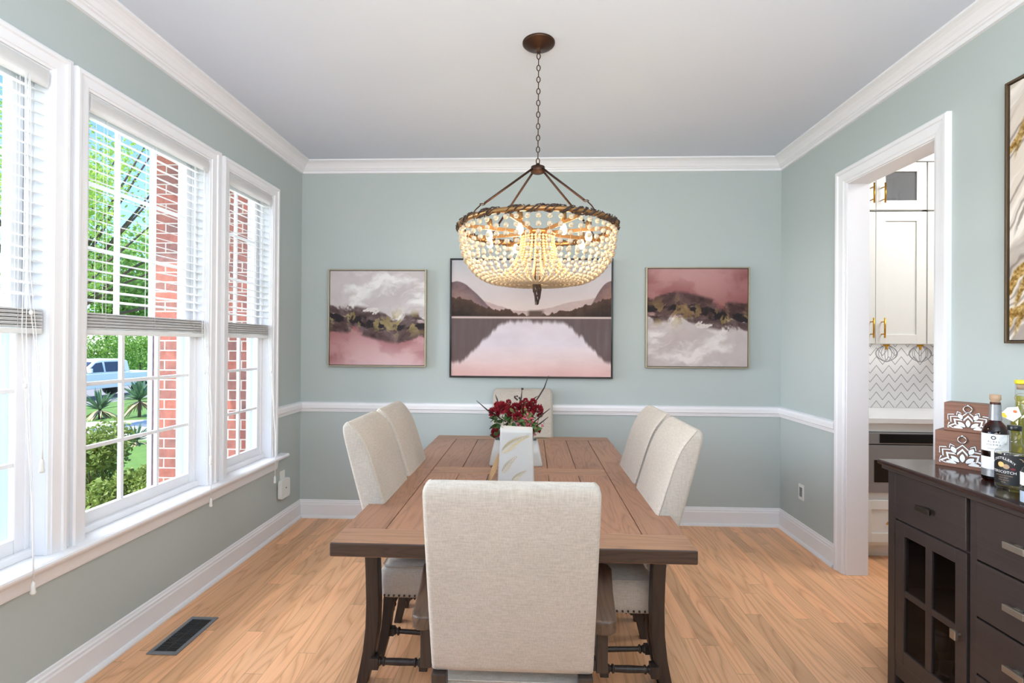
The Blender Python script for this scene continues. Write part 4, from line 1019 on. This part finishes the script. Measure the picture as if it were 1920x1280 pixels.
# ------------------------------------------------------------------ sideboard
SX, SZ = 1.490, .965     # front edge of the top, top height
SY1 = 2.222; SY0 = 1.03
sb = thing('sideboard', 'espresso brown wooden sideboard with glass door and drawers at the right', 'sideboard', (1.75, 1.65, 0)); P = sb.location
offs(MB().box(SX, XR-.036, SY0, SY1, SZ-.020, SZ), P).obj('top', 'espresso_top', sb, bevel=.006, seg=3)
offs(MB().box(SX+.012, XR-.04, SY0+.012, SY1-.010, SZ-.038, SZ-.020), P).obj('top_moulding', 'espresso', sb, bevel=.005, seg=2)
fx = SX+.035       # front plane
m = MB()
for px_ in (fx, XR-.085):
    for py_ in (SY1-.060, SY0+.018): offs(MB().box(px_, px_+.045, py_, py_+.042, 0, SZ-.038), P).obj('post', 'espresso', sb, bevel=.003)
Y_D0, Y_D1 = 1.812, SY1-.062      # door bay
m = MB()
m.box(fx+.045, XR-.05, SY1-.053, SY1-.026, .13, SZ-.038)       # far side panel
m.box(fx+.045, XR-.05, SY0+.026, SY0+.053, .13, SZ-.038)
m.box(XR-.06, XR-.05, SY0+.05, SY1-.05, .13, SZ-.038)            # back
m.box(fx+.004, XR-.06, SY0+.06, SY1-.06, .118, .143)            # bottom
m.box(fx+.004, fx+.03, Y_D0-.032, Y_D0-.004, .118, SZ-.038)      # divider stile
m.box(fx+.03, XR-.06, Y_D0-.028, Y_D0-.012, .143, SZ-.038)         # divider
m.box(fx+.012, XR-.06, Y_D0-.004, Y_D1, .722, .732)                 # under the drawer
m.box(fx+.03, XR-.06, Y_D0-.004, Y_D1, .425, .440)                   # shelf
m.box(fx+.004, fx+.03, SY0+.06, SY1-.06, .078, .118)            # lower rail
m.box(fx+.03, XR-.06, 1.42, 1.44, .143, SZ-.038)
offs(m, P).obj('carcass', 'espresso', sb, bevel=.0015)
def hpull(par, y, z_, mat='nickel'):
    m = MB(); T = Matrix.Translation((fx-P[0]-.002, y-P[1], z_))
    m.box(-.014, .002, -.010, .010, -.010, .010, T)
    m.loft([[(-.012, -.030, -.009), (-.012, .030, -.009), (-.012, .030, .009), (-.012, -.030, .009)], [(-.026, -.036, -.012), (-.026, .036, -.012), (-.026, .036, .010), (-.026, -.036, .010)]], True, False, T)
    return fixn(m.obj('handle', mat, par, bevel=.002))
m = MB().box(fx-.004, fx+.016, Y_D0+.003, Y_D1-.003, .735, SZ-.044)
d = offs(m, P).obj('drawer', 'espresso', sb, bevel=.003); hpull(d, 1.985, .822, 'pewter_dark')
# glazed door
dz0, dz1 = .146, .726; w1 = .050
m = MB().box(fx-.002, fx+.018, Y_D1-w1, Y_D1-.003, dz0, dz1).box(fx-.002, fx+.018, Y_D0+.003, Y_D0+w1, dz0, dz1)
m.box(fx-.002, fx+.018, Y_D0+w1, Y_D1-w1, dz1-.052, dz1).box(fx-.002, fx+.018, Y_D0+w1, Y_D1-w1, dz0, dz0+.060)
ym = (Y_D0+Y_D1)/2; m.box(fx, fx+.015, ym-.015, ym+.015, dz0+.06, dz1-.052); zm = .440
m.box(fx+.001, fx+.014, Y_D0+w1, ym-.014, zm-.013, zm+.013).box(fx+.001, fx+.014, ym+.014, Y_D1-w1, zm-.013, zm+.013)
d = offs(m, P).obj('glass_door', 'espresso', sb, bevel=.002)
offs(MB().box(fx+.006, fx+.009, Y_D0+w1-.004, Y_D1-w1+.004, dz0+.056, dz1-.048), P).obj('door_pane', 'smoke_glass', d)
hd = MB().tube([(fx-P[0], Y_D0-P[1]+.028, .430), (fx-P[0]-.022, Y_D0-P[1]+.028, .430)], .006, 8).box(fx-P[0]-.030, fx-P[0]-.018, Y_D0-P[1]+.016, Y_D0-P[1]+.040, .413, .447); hd.obj('door_knob', 'nickel', d, bevel=.003)
m = MB().box(fx-.003, fx+.003, Y_D1-.003, Y_D1+.004, .62, .67).box(fx-.003, fx+.003, Y_D1-.003, Y_D1+.004, .22, .27); offs(m, P).obj('hinge', 'pewter_dark', d)
# drawer stack
for z0, z1 in ((.726, SZ-.044), (.533, .719), (.340, .526), (.146, .333)):
    d = offs(MB().box(fx-.004, fx+.016, 1.445, Y_D0-.036, z0, z1), P).obj('drawer', 'espresso', sb, bevel=.003)
    hpull(d, 1.620, (z0+z1)/2)
offs(MB().box(fx-.004, fx+.016, SY0+.063, 1.438, .735, SZ-.044), P).obj('drawer', 'espresso', sb, bevel=.003)
offs(MB().box(fx-.004, fx+.016, SY0+.063, 1.438, .146, .726), P).obj('door', 'espresso', sb, bevel=.003)
# things behind the glass door
def stemglass(x, y, z0, h_, tilt, label, grp):
    r = thing('wine_glass', label, 'glass', (x, y, z0), group=grp)
    MB().lathe([(0, 0), (.032, 0), (.032, .003), (.004, .008), (.0035, h_*.5), (.012, h_*.55), (.030, h_*.65), (.034, h_*.8), (.028, h_), (.027, h_), (.033, h_*.8), (.029, h_*.66), (0, h_*.56)], 16).obj('glass', 'clear_glass', r)
    return r
stemglass(fx+.10, 2.06, .1435, .17, 0, 'clear stemmed glass on the sideboard floor behind the left panes', 'glassware in the sideboard')
stemglass(fx+.11, 1.93, .4405, .14, 0, 'clear stemmed glass on the sideboard shelf behind the right panes', 'glassware in the sideboard')
r = thing('glass_tray', 'square clear glass tray standing behind the lower right pane', 'tray', (fx+.12, 1.95, .1455))
T = Matrix.Rotation(.25, 4, 'X'); fixn(MB().box(-.006, .006, -.075, .075, .018, .160, T).obj('tray_panel', 'clear_glass', r, bevel=.002)); MB().tube([(0, -.075, .019), (0, .075, .019), (0, .075, .158), (0, -.075, .158), (0, -.075, .019)], .004, 6, T).obj('rim', 'chrome', r)

# ------------------------------------------------------------------ lotus boxes
def lotus_box(label, loc, rz, W, D, H):
    r = thing('wooden_box', label, 'box', loc, rz, group='carved wooden boxes on the sideboard')
    t = .008; m = MB(); m.box(-W/2, W/2, 0, t, 0, H).box(-W/2, W/2, D-t, D, 0, H).box(-W/2, -W/2+t, t, D-t, 0, H).box(W/2-t, W/2, t, D-t, 0, H).box(-W/2+t, W/2-t, t, D-t, 0, t).box(-W/2+t, W/2-t, t, D-t, H-t, H)
    b = m.obj('body', 'walnut_box', r, bevel=.0015)
    # pierced lotus panel: rows of petals and chevrons fanned around a base point
    m = MB(); dk = MB(); K_ = W*.41/245; cz = H*.11; zmax = min(285*K_, H*.66)
    def put(poly, a, mb, y):
        v = []
        for px_, pr_ in poly:
            x = px_*math.cos(a)+pr_*math.sin(a); z_ = -px_*math.sin(a)+pr_*math.cos(a)
            v.append((max(-W*.42, min(W*.42, x*K_)), y, cz+max(-2*K_, min(zmax, z_*K_))))
        mb.add(v, [tuple(range(len(v)))], False)
    def petal(r0_, r1, w, a):
        for g_, mb, y in ((7, dk, -.0005), (0, m, -.0011)):
            n = 8; up = [((w+g_)*math.sin(PI*k/n)**.8, r0_-g_*1.5+(r1-r0_+3*g_)*k/n) for k in range(n+1)]
            put(up+[(-x, r_) for x, r_ in reversed(up[1:-1])], a, mb, y)
    def chev(r0_, hw, drop, t, a):
        for g_, mb, y in ((6, dk, -.0005), (0, m, -.0011)):
            put([(0, r0_+g_*1.4), (hw+g_, r0_-drop+g_*.5), (hw+g_, r0_-drop-t-g_), (0, r0_-t-g_*1.2), (-hw-g_, r0_-drop-t-g_), (-hw-g_, r0_-drop+g_*.5)], a, mb, y)
    for deg, o_ in ((0, 0), (50, 12), (-50, 12), (84, 30), (-84, 30)):
        a = math.radians(deg); petal(30+o_, 150+o_, 29, a); chev(222+o_, 56, 70, 34, a); chev(278+o_, 64, 62, 20, a)
        if deg: chev(326+o_, 60, 56, 18, a)
    for deg in (26, -26): a = math.radians(deg); petal(165, 262, 30, a); chev(305, 34, 44, 16, a)
    for deg in (67, -67): a = math.radians(deg); petal(95, 150, 12, a); chev(330, 30, 40, 16, a)
    dk.obj('carved_outline', 'plant_dark', b); m.obj('lotus_cutout', 'paper_white', b)
    MB().torus((0, 0, 0), .013, .0025, 18, 6, Matrix.Translation((0, -.006, H*.80)) @ Matrix.Rotation(PI/2, 4, 'X')).ball((0, -.004, H*.80+.014), .006, 8, 6).obj('ring_pull', 'chrome', b)
    return r
BR = -math.radians(52)
lotus_box('larger carved wooden box at the bottom of the stack', (1.712, 2.060, SZ), BR, .172, .10, .143)
lotus_box('smaller carved wooden box stacked on the larger one', (1.735, 2.062, SZ+.1435), BR, .150, .088, .114)

# ------------------------------------------------------------------ bottles
def wrap(par, name, mat, R_, z0, z1, a0, a1, off=.0006, n=24):
    m = MB(); v = []
    for k in range(n+1):
        a = a0+(a1-a0)*k/n; v += [((R_+off)*math.cos(a), (R_+off)*math.sin(a), z0), ((R_+off)*math.cos(a), (R_+off)*math.sin(a), z1)]
    m.add(v, [(2*k, 2*k+2, 2*k+3, 2*k+1) for k in range(n)], True); return m.obj(name, mat, par)
def wtext(par, s, size, R_, zc, ac, mat, off=.0014, arc=0):
    v, f = text_verts(s, size); m = MB(); out = []
    for x, y, _ in v:
        zz_ = zc+y-arc*x*x; a = ac+x/(R_+off); out.append(((R_+off)*math.cos(a), (R_+off)*math.sin(a), zz_))
    m.add(out, f); return m.obj('lettering', mat, par)
def facing(x, y): return math.atan2(0-y, 0-x)    # direction towards the open room
def bottle(label, loc, prof, glass, n=32):
    r = thing('liquor_bottle', label, 'bottle', loc, group='bottles on the sideboard')
    return r, MB().lathe(prof, n).obj('glass_body', glass, r)
# amber whiskey
bx, by = 1.682, 1.886; fa_ = facing(bx, by); R1 = .0378
r, b = bottle('dark amber liquor bottle with wooden stopper and white label', (bx, by, SZ), [(0, .002), (.032, 0), (.036, .004), (R1, .012), (R1, .168), (.036, .182), (.028, .200), (.017, .216), (.0148, .222), (.0138, .272), (.015, .276), (.015, .284), (.012, .284)], 'amber_glass')
MB().lathe([(0, .006), (.033, .006), (.0345, .014), (.0345, .160), (.033, .178), (.025, .196), (.0, .199)], 28).obj('liquid', 'amber_glass', r)
MB().lathe([(.0185, .219), (.0172, .238), (.0160, .276)], 24).obj('neck_wrap', 'foil_grey', r)
MB().lathe([(.0115, .270), (.0125, .284), (.013, .288), (.0165, .294), (.0158, .311), (.0, .3125)], 20).obj('stopper', 'cork', r)
l1 = wrap(r, 'label', 'paper_white', R1, .110, .172, fa_-1.3, fa_+1.2); l2 = wrap(r, 'label', 'paper_white', R1, .045, .089, fa_-1.3, fa_+1.2)
wrap(l2, 'label_band', 'foil_grey', R1, .019, .045, fa_-1.3, fa_+1.2, .0005)
wrap(l1, 'label_link', 'paper_white', R1, .088, .111, fa_-.30, fa_+.45)
wtext(l1, 'A L B E S', .0085, R1, .142, fa_-.12, 'ink_grey'); wtext(l1, 'V I E R M A', .0085, R1, .131, fa_-.12, 'ink_grey'); wtext(l1, 'STRAIGHT WHISKEY', .0045, R1, .118, fa_-.05, 'ink_grey')
MB().torus((0, 0, 0), .0055, .0016, 14, 5, Matrix.Rotation(fa_-.12, 4, 'Z') @ Matrix.Translation((R1+.001, 0, .159)) @ Matrix.Rotation(PI/2, 4, 'Y')).obj('crest', 'ink_grey', l1)
# clear flavoured bottle
bx, by = 1.640, 1.768; fb = facing(bx, by); R2 = .0500
r, b = bottle('clear squat liquor bottle with black cap and black label', (bx, by, SZ), [(0, .002), (.043, 0), (.0485, .004), (R2, .014), (R2, .126), (.047, .133), (.030, .146), (.020, .156), (.0172, .164), (.0165, .206), (.013, .206)], 'clear_glass', 36)
MB().lathe([(0, .008), (.044, .008), (.0455, .014), (.0455, .122), (.0, .124)], 28).obj('liquid', 'pale_glass', r)
MB().lathe([(.0, .202), (.0185, .202), (.0190, .205), (.0190, .216), (.0180, .218), (0, .218)], 28).obj('cap', 'cap_black', r)
q = fb-PI/2
m = MB().tube([(math.cos(q)*(.018+.017*math.sin(PI*t/10)), math.sin(q)*(.018+.017*math.sin(PI*t/10)), .150+.030*t/10) for t in range(11)], .0032, 6); m.obj('neck_loop', 'clear_glass', r)
lb = wrap(r, 'label', 'label_black', R2, .022, .122, fb-1.35, fb+1.2)
wtext(lb, '& DISTILLERY', .0120, R2, .106, fb-.62, 'paper_white', arc=15)
wtext(lb, 'BUTTERSCOTCH', .0120, R2, .060, fb-.78, 'paper_white')
for k, s in enumerate(('NATURALLY FLAVORED', 'CRAFT SPIRIT', 'SMALL BATCH', '750 ML')): wtext(lb, s, .0046, R2, .0505-.0075*k, fb-.55, 'cork')
def blob(mb, dx, dz, rx, rz_):
    mb.add([((R2+.0017)*math.cos(fb+(dx+rx*math.cos(2*PI*j/14))/R2), (R2+.0017)*math.sin(fb+(dx+rx*math.cos(2*PI*j/14))/R2), dz+rz_*math.sin(2*PI*j/14)) for j in range(14)], [tuple(range(14))])
m = MB(); blob(m, -.034, .088, .009, .009); m.obj('peach_print', 'peach_ink', lb)
m = MB(); blob(m, -.020, .083, .009, .008); m.obj('peach_print', 'cork', lb)
m = MB(); blob(m, -.003, .077, .006, .004); m.obj('plum_print', 'plum_ink', lb)
for zc_, a0 in ((.104, 0), (.034, -PI/2)):
    m = MB(); pts = [((R2+.0015)*math.cos(fb+(.012+.009*math.cos(a0+PI/2*t/6))/R2), (R2+.0015)*math.sin(fb+(.012+.009*math.cos(a0+PI/2*t/6))/R2), zc_+.009*math.sin(a0+PI/2*t/6)) for t in range(7)]
    m.tube(pts, .0011, 5).obj('corner_mark', 'cork', lb)
# lemon liqueur
bx, by = 1.846, 1.962; fc_ = facing(bx, by)
r, b = bottle('tall pale yellow liquor bottle with yellow cap and paper tag', (bx, by, SZ), [(0, .002), (.028, 0), (.032, .004), (.032, .210), (.028, .240), (.0200, .262), (.0185, .272), (.0185, .346), (.016, .346)], 'clear_glass')
MB().lathe([(0, .006), (.029, .006), (.029, .210), (.025, .238), (.0165, .262), (.016, .300), (0, .300)], 24).obj('liquid', 'lemon_glass', r)
MB().lathe([(0, .324), (.014, .324), (.015, .345), (0, .345)], 20).obj('cork', 'cork', r)
MB().lathe([(.0, .345), (.0195, .345), (.0205, .348), (.0200, .360), (0, .361)], 24).obj('cap', 'cap_yellow', r)
T = Matrix.Translation((.036*math.cos(fc_)+.026*math.cos(fc_-PI/2), .036*math.sin(fc_)+.026*math.sin(fc_-PI/2), .236)) @ Matrix.Rotation(fc_+PI/2+.1, 4, 'Z') @ Matrix.Rotation(.5, 4, 'Y')
tg = fixn(MB().prism([(-.026, -.026), (.018, -.026), (.026, .006), (.002, .030), (-.020, .012)], 'y', -.0004, .0004, T).obj('paper_tag', 'paper_white', r))
MB().prism([(-.024, -.025), (-.004, -.025), (-.006, -.017), (-.018, -.010), (-.024, -.014)], 'y', -.0012, -.0005, T).obj('lemon_print', 'lemon_ink', tg)
MB().prism([(.004+.006*math.cos(t), .010+.005*math.sin(t)) for t in [2*PI*j/12 for j in range(12)]], 'y', -.0012, -.0005, T).obj('seal_print', 'orange_ink', tg)
MB().tube([(.0195*math.cos(a), .0195*math.sin(a), .292-.016*math.cos(a-fc_)) for a in [2*PI*j/20 for j in range(21)]], .001, 5).obj('tag_string', 'gold_leaf', r)
# partly visible bottle at the frame edge
bx, by = 1.552, 1.606; fd = facing(bx, by)
r, b = bottle('white-labelled clear bottle cut off by the right edge of the photo', (bx, by, SZ), [(0, .002), (.030, 0), (.034, .004), (.034, .095), (.028, .110), (.014, .125), (.013, .15), (.0, .15)], 'clear_glass')
wrap(r, 'label', 'paper_white', .034, .058, .098, fd-1.3, fd+1.2); wrap(r, 'label', 'ext_trim', .034, .006, .040, fd-1.3, fd+1.2)

# ------------------------------------------------------------------ outside
GZ = -.62
def gz(x): return GZ if x > -6 else GZ+(x+6)*.055
m = MB(); xs = [-1.9, -2.2, -6, -14, -19]
v = []
for x in xs: v += [(x, -30, gz(x)), (x, 60, gz(x))]
m.add(v, [(2*k, 2*k+1, 2*k+3, 2*k+2) for k in range(len(xs)-1)]); k = len(m.v)
o = fixn(m.obj('ground', 'lawn')); tag(o, 'green lawn outside the windows', kind=S)
m = MB(); m.add([(-19, -30, gz(-19)+.0), (-19, 60, gz(-19)), (-26, 60, gz(-19)), (-26, -30, gz(-19))], [(0, 1, 2, 3)]); tag(fixn(m.obj('street', 'asphalt')), 'pale street beyond the lawn', kind=S)
m = MB(); m.add([(-26, -30, gz(-19)), (-26, 70, gz(-19)), (-90, 110, gz(-19)), (-90, -30, gz(-19))], [(0, 1, 2, 3)]); tag(fixn(m.obj('far_lawn', 'lawn')), 'lawn on the far side of the street', kind=S)
m = MB(); m.add([(5.3, -60, -.3), (5.3, YR-.02, -.12), (-30, YR-.02, -.2), (-30, -60, -.3)], [(0, 1, 2, 3)]);
m = MB(); m.loft([[(x_, 10.9, gz(x_)+.02), (x_, 14.6, gz(x_)+.02), (x_, 14.6, gz(x_)-.1), (x_, 10.9, gz(x_)-.1)] for x_ in (-8, -11, -14, -18)], True, False); o = m.obj('front_walk', 'concrete'); fixn(o); tag(o, 'pale concrete walk crossing the lawn', kind=S)
m = MB(); m.prism([(-2.2, 2.2), (-4.8, 3.2), (-5.6, 6.2), (-4.0, 7.0), (-2.2, 5.0)], 'z', GZ-.02, GZ+.02); tag(fixn(m.obj('garden_bed', 'mulch')), 'mulched garden bed under the windows', kind=S)
# brick wing beyond the windows
m = MB().box(-2.955, -2.08, 3.82, 4.6, -1.0, 3.299); tag(m.obj('brick_wing', 'brick'), 'red brick corner of the house outside the middle window', kind=S)
m = MB().box(-3.7, -2.08, 3.09, 5.0, 3.30, 3.36).box(-2.85, -2.08, -3, 3.089, 3.30, 3.36).box(-3.7, -3.66, 3.091, 5.0, 3.361, 3.50); tag(m.obj('eave', 'ext_trim'), 'white eave along the outer wall and over the brick corner', kind=S)
r = thing('downspout', 'white downspout at the brick corner', 'downspout', (-3.02, 3.87, 0)); MB().box(-.005, .035, -.03, .03, GZ, 3.298).obj('pipe', 'ext_trim', r, bevel=.006)
def foliage(n, blobs, ls, seed, aspect=.5):
    rg = np.random.default_rng(seed); w = np.array([b[3]**2 for b in blobs]); w = w/w.sum(); bi = rg.choice(len(blobs), n, p=w)
    B = np.array([(b[0], b[1], b[2], b[3], b[4] if len(b) > 4 else b[3]) for b in blobs])[bi]
    d = rg.normal(size=(n, 3)); d /= np.linalg.norm(d, axis=1)[:, None]; rad = rg.random(n)**.45
    P_ = B[:, :3]+d*np.stack([B[:, 3], B[:, 3], B[:, 4]], 1)*rad[:, None]
    a = rg.normal(size=(n, 3)); a /= np.linalg.norm(a, axis=1)[:, None]; b = np.cross(a, rg.normal(size=(n, 3))); b /= np.linalg.norm(b, axis=1)[:, None]
    s_ = ls*rg.uniform(.6, 1.3, n)[:, None]; c = np.cross(a, b)
    V = np.stack([P_-a*s_, P_-b*s_*aspect+c*s_*.15, P_+a*s_, P_+b*s_*aspect+c*s_*.15], 1).reshape(-1, 3)
    m = MB(); m.v = [tuple(p) for p in V.tolist()]; m.f = [(4*i, 4*i+1, 4*i+2, 4*i+3) for i in range(n)]; m.sm = [False]*n; return m
def tree(label, x, y, g_, h_, blobs, n, ls, mat, seed):
    r = thing('tree', label, 'tree', (x, y, g_), group='trees beyond the lawn')
    foliage(n, blobs, ls, seed).obj('foliage', mat, r)
    rn = random.Random(seed); m = MB().tube([(0, 0, -.1), (.05, .05, h_*.3), (-.05, .1, h_*.6), (0, 0, h_*.85)], [.16, .12, .08, .02], 8)
    for b in blobs: m.tube([(0, .05, h_*.35), ((b[0])*.5, b[1]*.5, (h_*.4+b[2])*.5), (b[0]*.95, b[1]*.95, b[2])], [.06, .035, .012], 5)
    m.obj('trunk', 'bark', r); return r
def rb(n, R_, zlo, zhi, r1, r2, seed):
    rn = random.Random(seed); return [(rn.uniform(-R_, R_), rn.uniform(-R_, R_), rn.uniform(zlo, zhi), rn.uniform(r1, r2)) for _ in range(n)]
tree('airy light green tree filling the top of the middle window', -12.0, 11.8, gz(-12), 7.6, [(x_+1.5, y_, z_, r_) for x_, y_, z_, r_ in rb(24, 2.4, 2.8, 8.3, .5, 1.1, 1)], 17000, .055, 'leaf_tree', 11)
tree('darker leafy tree on the far side of the street', -35.5, 40.5, gz(-19), 9.5, rb(18, 4.0, 3.0, 10.2, 1.4, 2.6, 2), 9000, .20, 'leaf_tree_dark', 12)
tree('bright green tree behind the parked truck', -42, 56, gz(-19), 12, rb(16, 5.2, 4.5, 13.5, 1.6, 3.4, 5), 6500, .26, 'leaf_tree', 13)
def hedge(label, x, y, L_, h_, seed):
    r = thing('hedge', label, 'hedge', (x, y, gz(-19))); rn = random.Random(seed)
    bl = [(rn.uniform(-1.2, 1.2), L_*(k/16-.5), rn.uniform(.4, h_-.8), 1.2) for k in range(17)]+[(rn.uniform(-1, 1), L_*(k/12-.5), h_-.9, 1.0) for k in range(13)]
    foliage(16000, bl, .085, seed, .7).obj('foliage', 'leaf_tree_dark', r)
    m = MB()
    for b in bl[::3]: m.tube([(b[0], b[1], -.05), (b[0], b[1], b[2])], .05, 5)
    m.obj('trunk', 'bark', r)
hedge('rounded green hedge right behind the white truck', -29.5, 34.5, 15, 3.3, 31)
def bush(label, x, y, h_, R_, n, ls, seed):
    r = thing('shrub', label, 'shrub', (x, y, GZ+.01)); bl = rb(10, R_*.6, h_*.3, h_-.2, R_*.35, R_*.5, seed)
    foliage(n, bl, ls, seed, .55).obj('foliage', 'leaf_bush', r); m = MB(); rn = random.Random(seed)
    for b in bl: m.tube([(rn.uniform(-.05, .05), rn.uniform(-.05, .05), -.03), (b[0]*.5, b[1]*.5, h_*.3), b[:3]], [.012, .009, .004], 5)
    m.obj('branches', 'bark', r)
bush('tall glossy shrub just outside the middle window', -4.46, 4.95, 1.42, .50, 6500, .027, 41)
bush('lower glossy shrub to the right, near the brick corner', -3.80, 4.68, 1.0, .36, 3200, .025, 42)
def yucca(label, x, y, g_, hh, n, L_, seed):
    r = thing('yucca', label, 'plant', (x, y, g_), group='spiky yuccas on the lawn'); rn = random.Random(seed); m = MB(); dd = MB()
    for k in range(n):
        a = rn.random()*6.28; e = rn.uniform(.15, 1.45); d = Vector((math.cos(a)*math.cos(e), math.sin(a)*math.cos(e), math.sin(e))); leaf(m, (0, 0, hh), d, L_*rn.uniform(.75, 1.1), L_*.045, .15, rn.uniform(-.5, .5))
    for k in range(n//2):
        a = rn.random()*6.28; d = Vector((math.cos(a), math.sin(a), rn.uniform(-.9, .1))); leaf(dd, (0, 0, hh*.9), d, L_*rn.uniform(.6, .9), L_*.04, .4, rn.uniform(-.5, .5))
    m.obj('green_blades', 'leaf_yucca', r); dd.obj('dry_blades', 'leaf_dead', r); MB().tube([(0, 0, -.03), (0, 0, hh)], [.05, .04], 7).obj('stem', 'bark', r)
yucca('green spiky yucca left of the muntin below the truck', -13.75, 15.5, gz(-13.75), .30, 60, .80, 51)
yucca('green spiky yucca beside the downspout below the truck', -12.45, 15.5, gz(-12.45), .55, 60, .85, 52)
yucca('small pale yucca on the lawn above the low shrub', -8.35, 10.3, gz(-8.35), .10, 34, .5, 53)
# truck
tr = thing('pickup_truck', 'white crew cab pickup truck parked on the street', 'truck', (-21.2, 23.4, gz(-19)), -math.radians(98))
def tp(name, mat, poly, w, par=tr, bevel=.05, y0=None, y1=None):
    return fixn(MB().prism(poly, 'y', -w if y0 is None else y0, w if y1 is None else y1).obj(name, mat, par, bevel=bevel, seg=3))
body = tp('body', 'car_white', [(-2.85, .55), (2.60, .50), (2.80, .62), (2.84, 1.05), (2.70, 1.16), (1.25, 1.24), (-1.05, 1.26), (-1.15, 1.22), (-2.85, 1.22)], .98)
cab = [(1.30, 1.22), (.55, 1.80), (.30, 1.88), (-.90, 1.90), (-1.12, 1.80), (-1.15, 1.22)]
m = MB(); rings = []
for yy, dz in ((-.96, 0), (-.80, 1), (.80, 1), (.96, 0)):
    pass
m.loft([[(x_, -.96+.16*max(0, (z_-1.22))/.68, z_) for x_, z_ in cab], [(x_, .96-.16*max(0, (z_-1.22))/.68, z_) for x_, z_ in cab]], True, False)
cb_ = fixn(m.obj('cab', 'car_white', tr, bevel=.05, seg=3))
for s_ in (-1, 1):
    for p_ in ([(1.02, 1.30), (.52, 1.72), (.22, 1.76), (.20, 1.30)], [(.10, 1.30), (.10, 1.77), (-.72, 1.77), (-.86, 1.30)]):
        m = MB(); yv = lambda z_: s_*(.972-.16*(z_-1.22)/.68)
        m.loft([[(x_, yv(z_)-s_*.02, z_) for x_, z_ in p_], [(x_, yv(z_)+s_*.004, z_) for x_, z_ in p_]], True, False); fixn(m.obj('side_window', 'car_glass', cb_))
    fixn(MB().loft([[(.92, s_*1.0, 1.28), (1.04, s_*1.0, 1.28), (1.04, s_*1.0, 1.46), (.92, s_*1.0, 1.46)], [(.94, s_*1.22, 1.30), (1.03, s_*1.22, 1.30), (1.03, s_*1.22, 1.50), (.94, s_*1.22, 1.50)]], True, False).obj('mirror', 'car_white', cb_, bevel=.02))
    for xw in (1.78, -1.75):
        w_ = MB().lathe([(.0, -.13), (.30, -.13), (.40, -.11), (.41, 0), (.40, .11), (.30, .13), (0, .13)], 28, Matrix.Translation((xw, s_*.88, .41)) @ Matrix.Rotation(PI/2, 4, 'X')).obj('wheel', 'rubber', tr)
        MB().lathe([(.0, 0), (.22, 0), (.24, .03), (.24, .04), (0, .045)], 20, Matrix.Translation((xw, s_*1.00, .41)) @ Matrix.Rotation(-s_*PI/2, 4, 'X')).obj('hub_cap', 'metal_grey', w_)
m = MB(); 
m.add([(1.245, -.80, 1.285), (1.245, .80, 1.285), (.62, .74, 1.765), (.62, -.74, 1.765), (1.225, -.80, 1.27), (1.225, .80, 1.27), (.60, .74, 1.75), (.60, -.74, 1.75)], [(0, 1, 2, 3), (7, 6, 5, 4), (0, 4, 5, 1), (1, 5, 6, 2), (2, 6, 7, 3), (3, 7, 4, 0)])
m.v = [(x_+.02, y_, z_+.02) for x_, y_, z_ in m.v]; fixn(m.obj('windshield', 'car_glass', cb_))
MB().box(2.80, 2.86, -.62, .62, .72, 1.02).obj('grille', 'metal_dark', body, bevel=.01)
for s_ in (-1, 1): MB().box(2.76, 2.855, s_*.80-.15, s_*.80+.15, .86, 1.04).obj('headlight', 'chrome', body, bevel=.02)
MB().box(2.60, 2.93, -.98, .98, .46, .64).obj('bumper', 'metal_grey', body, bevel=.03)
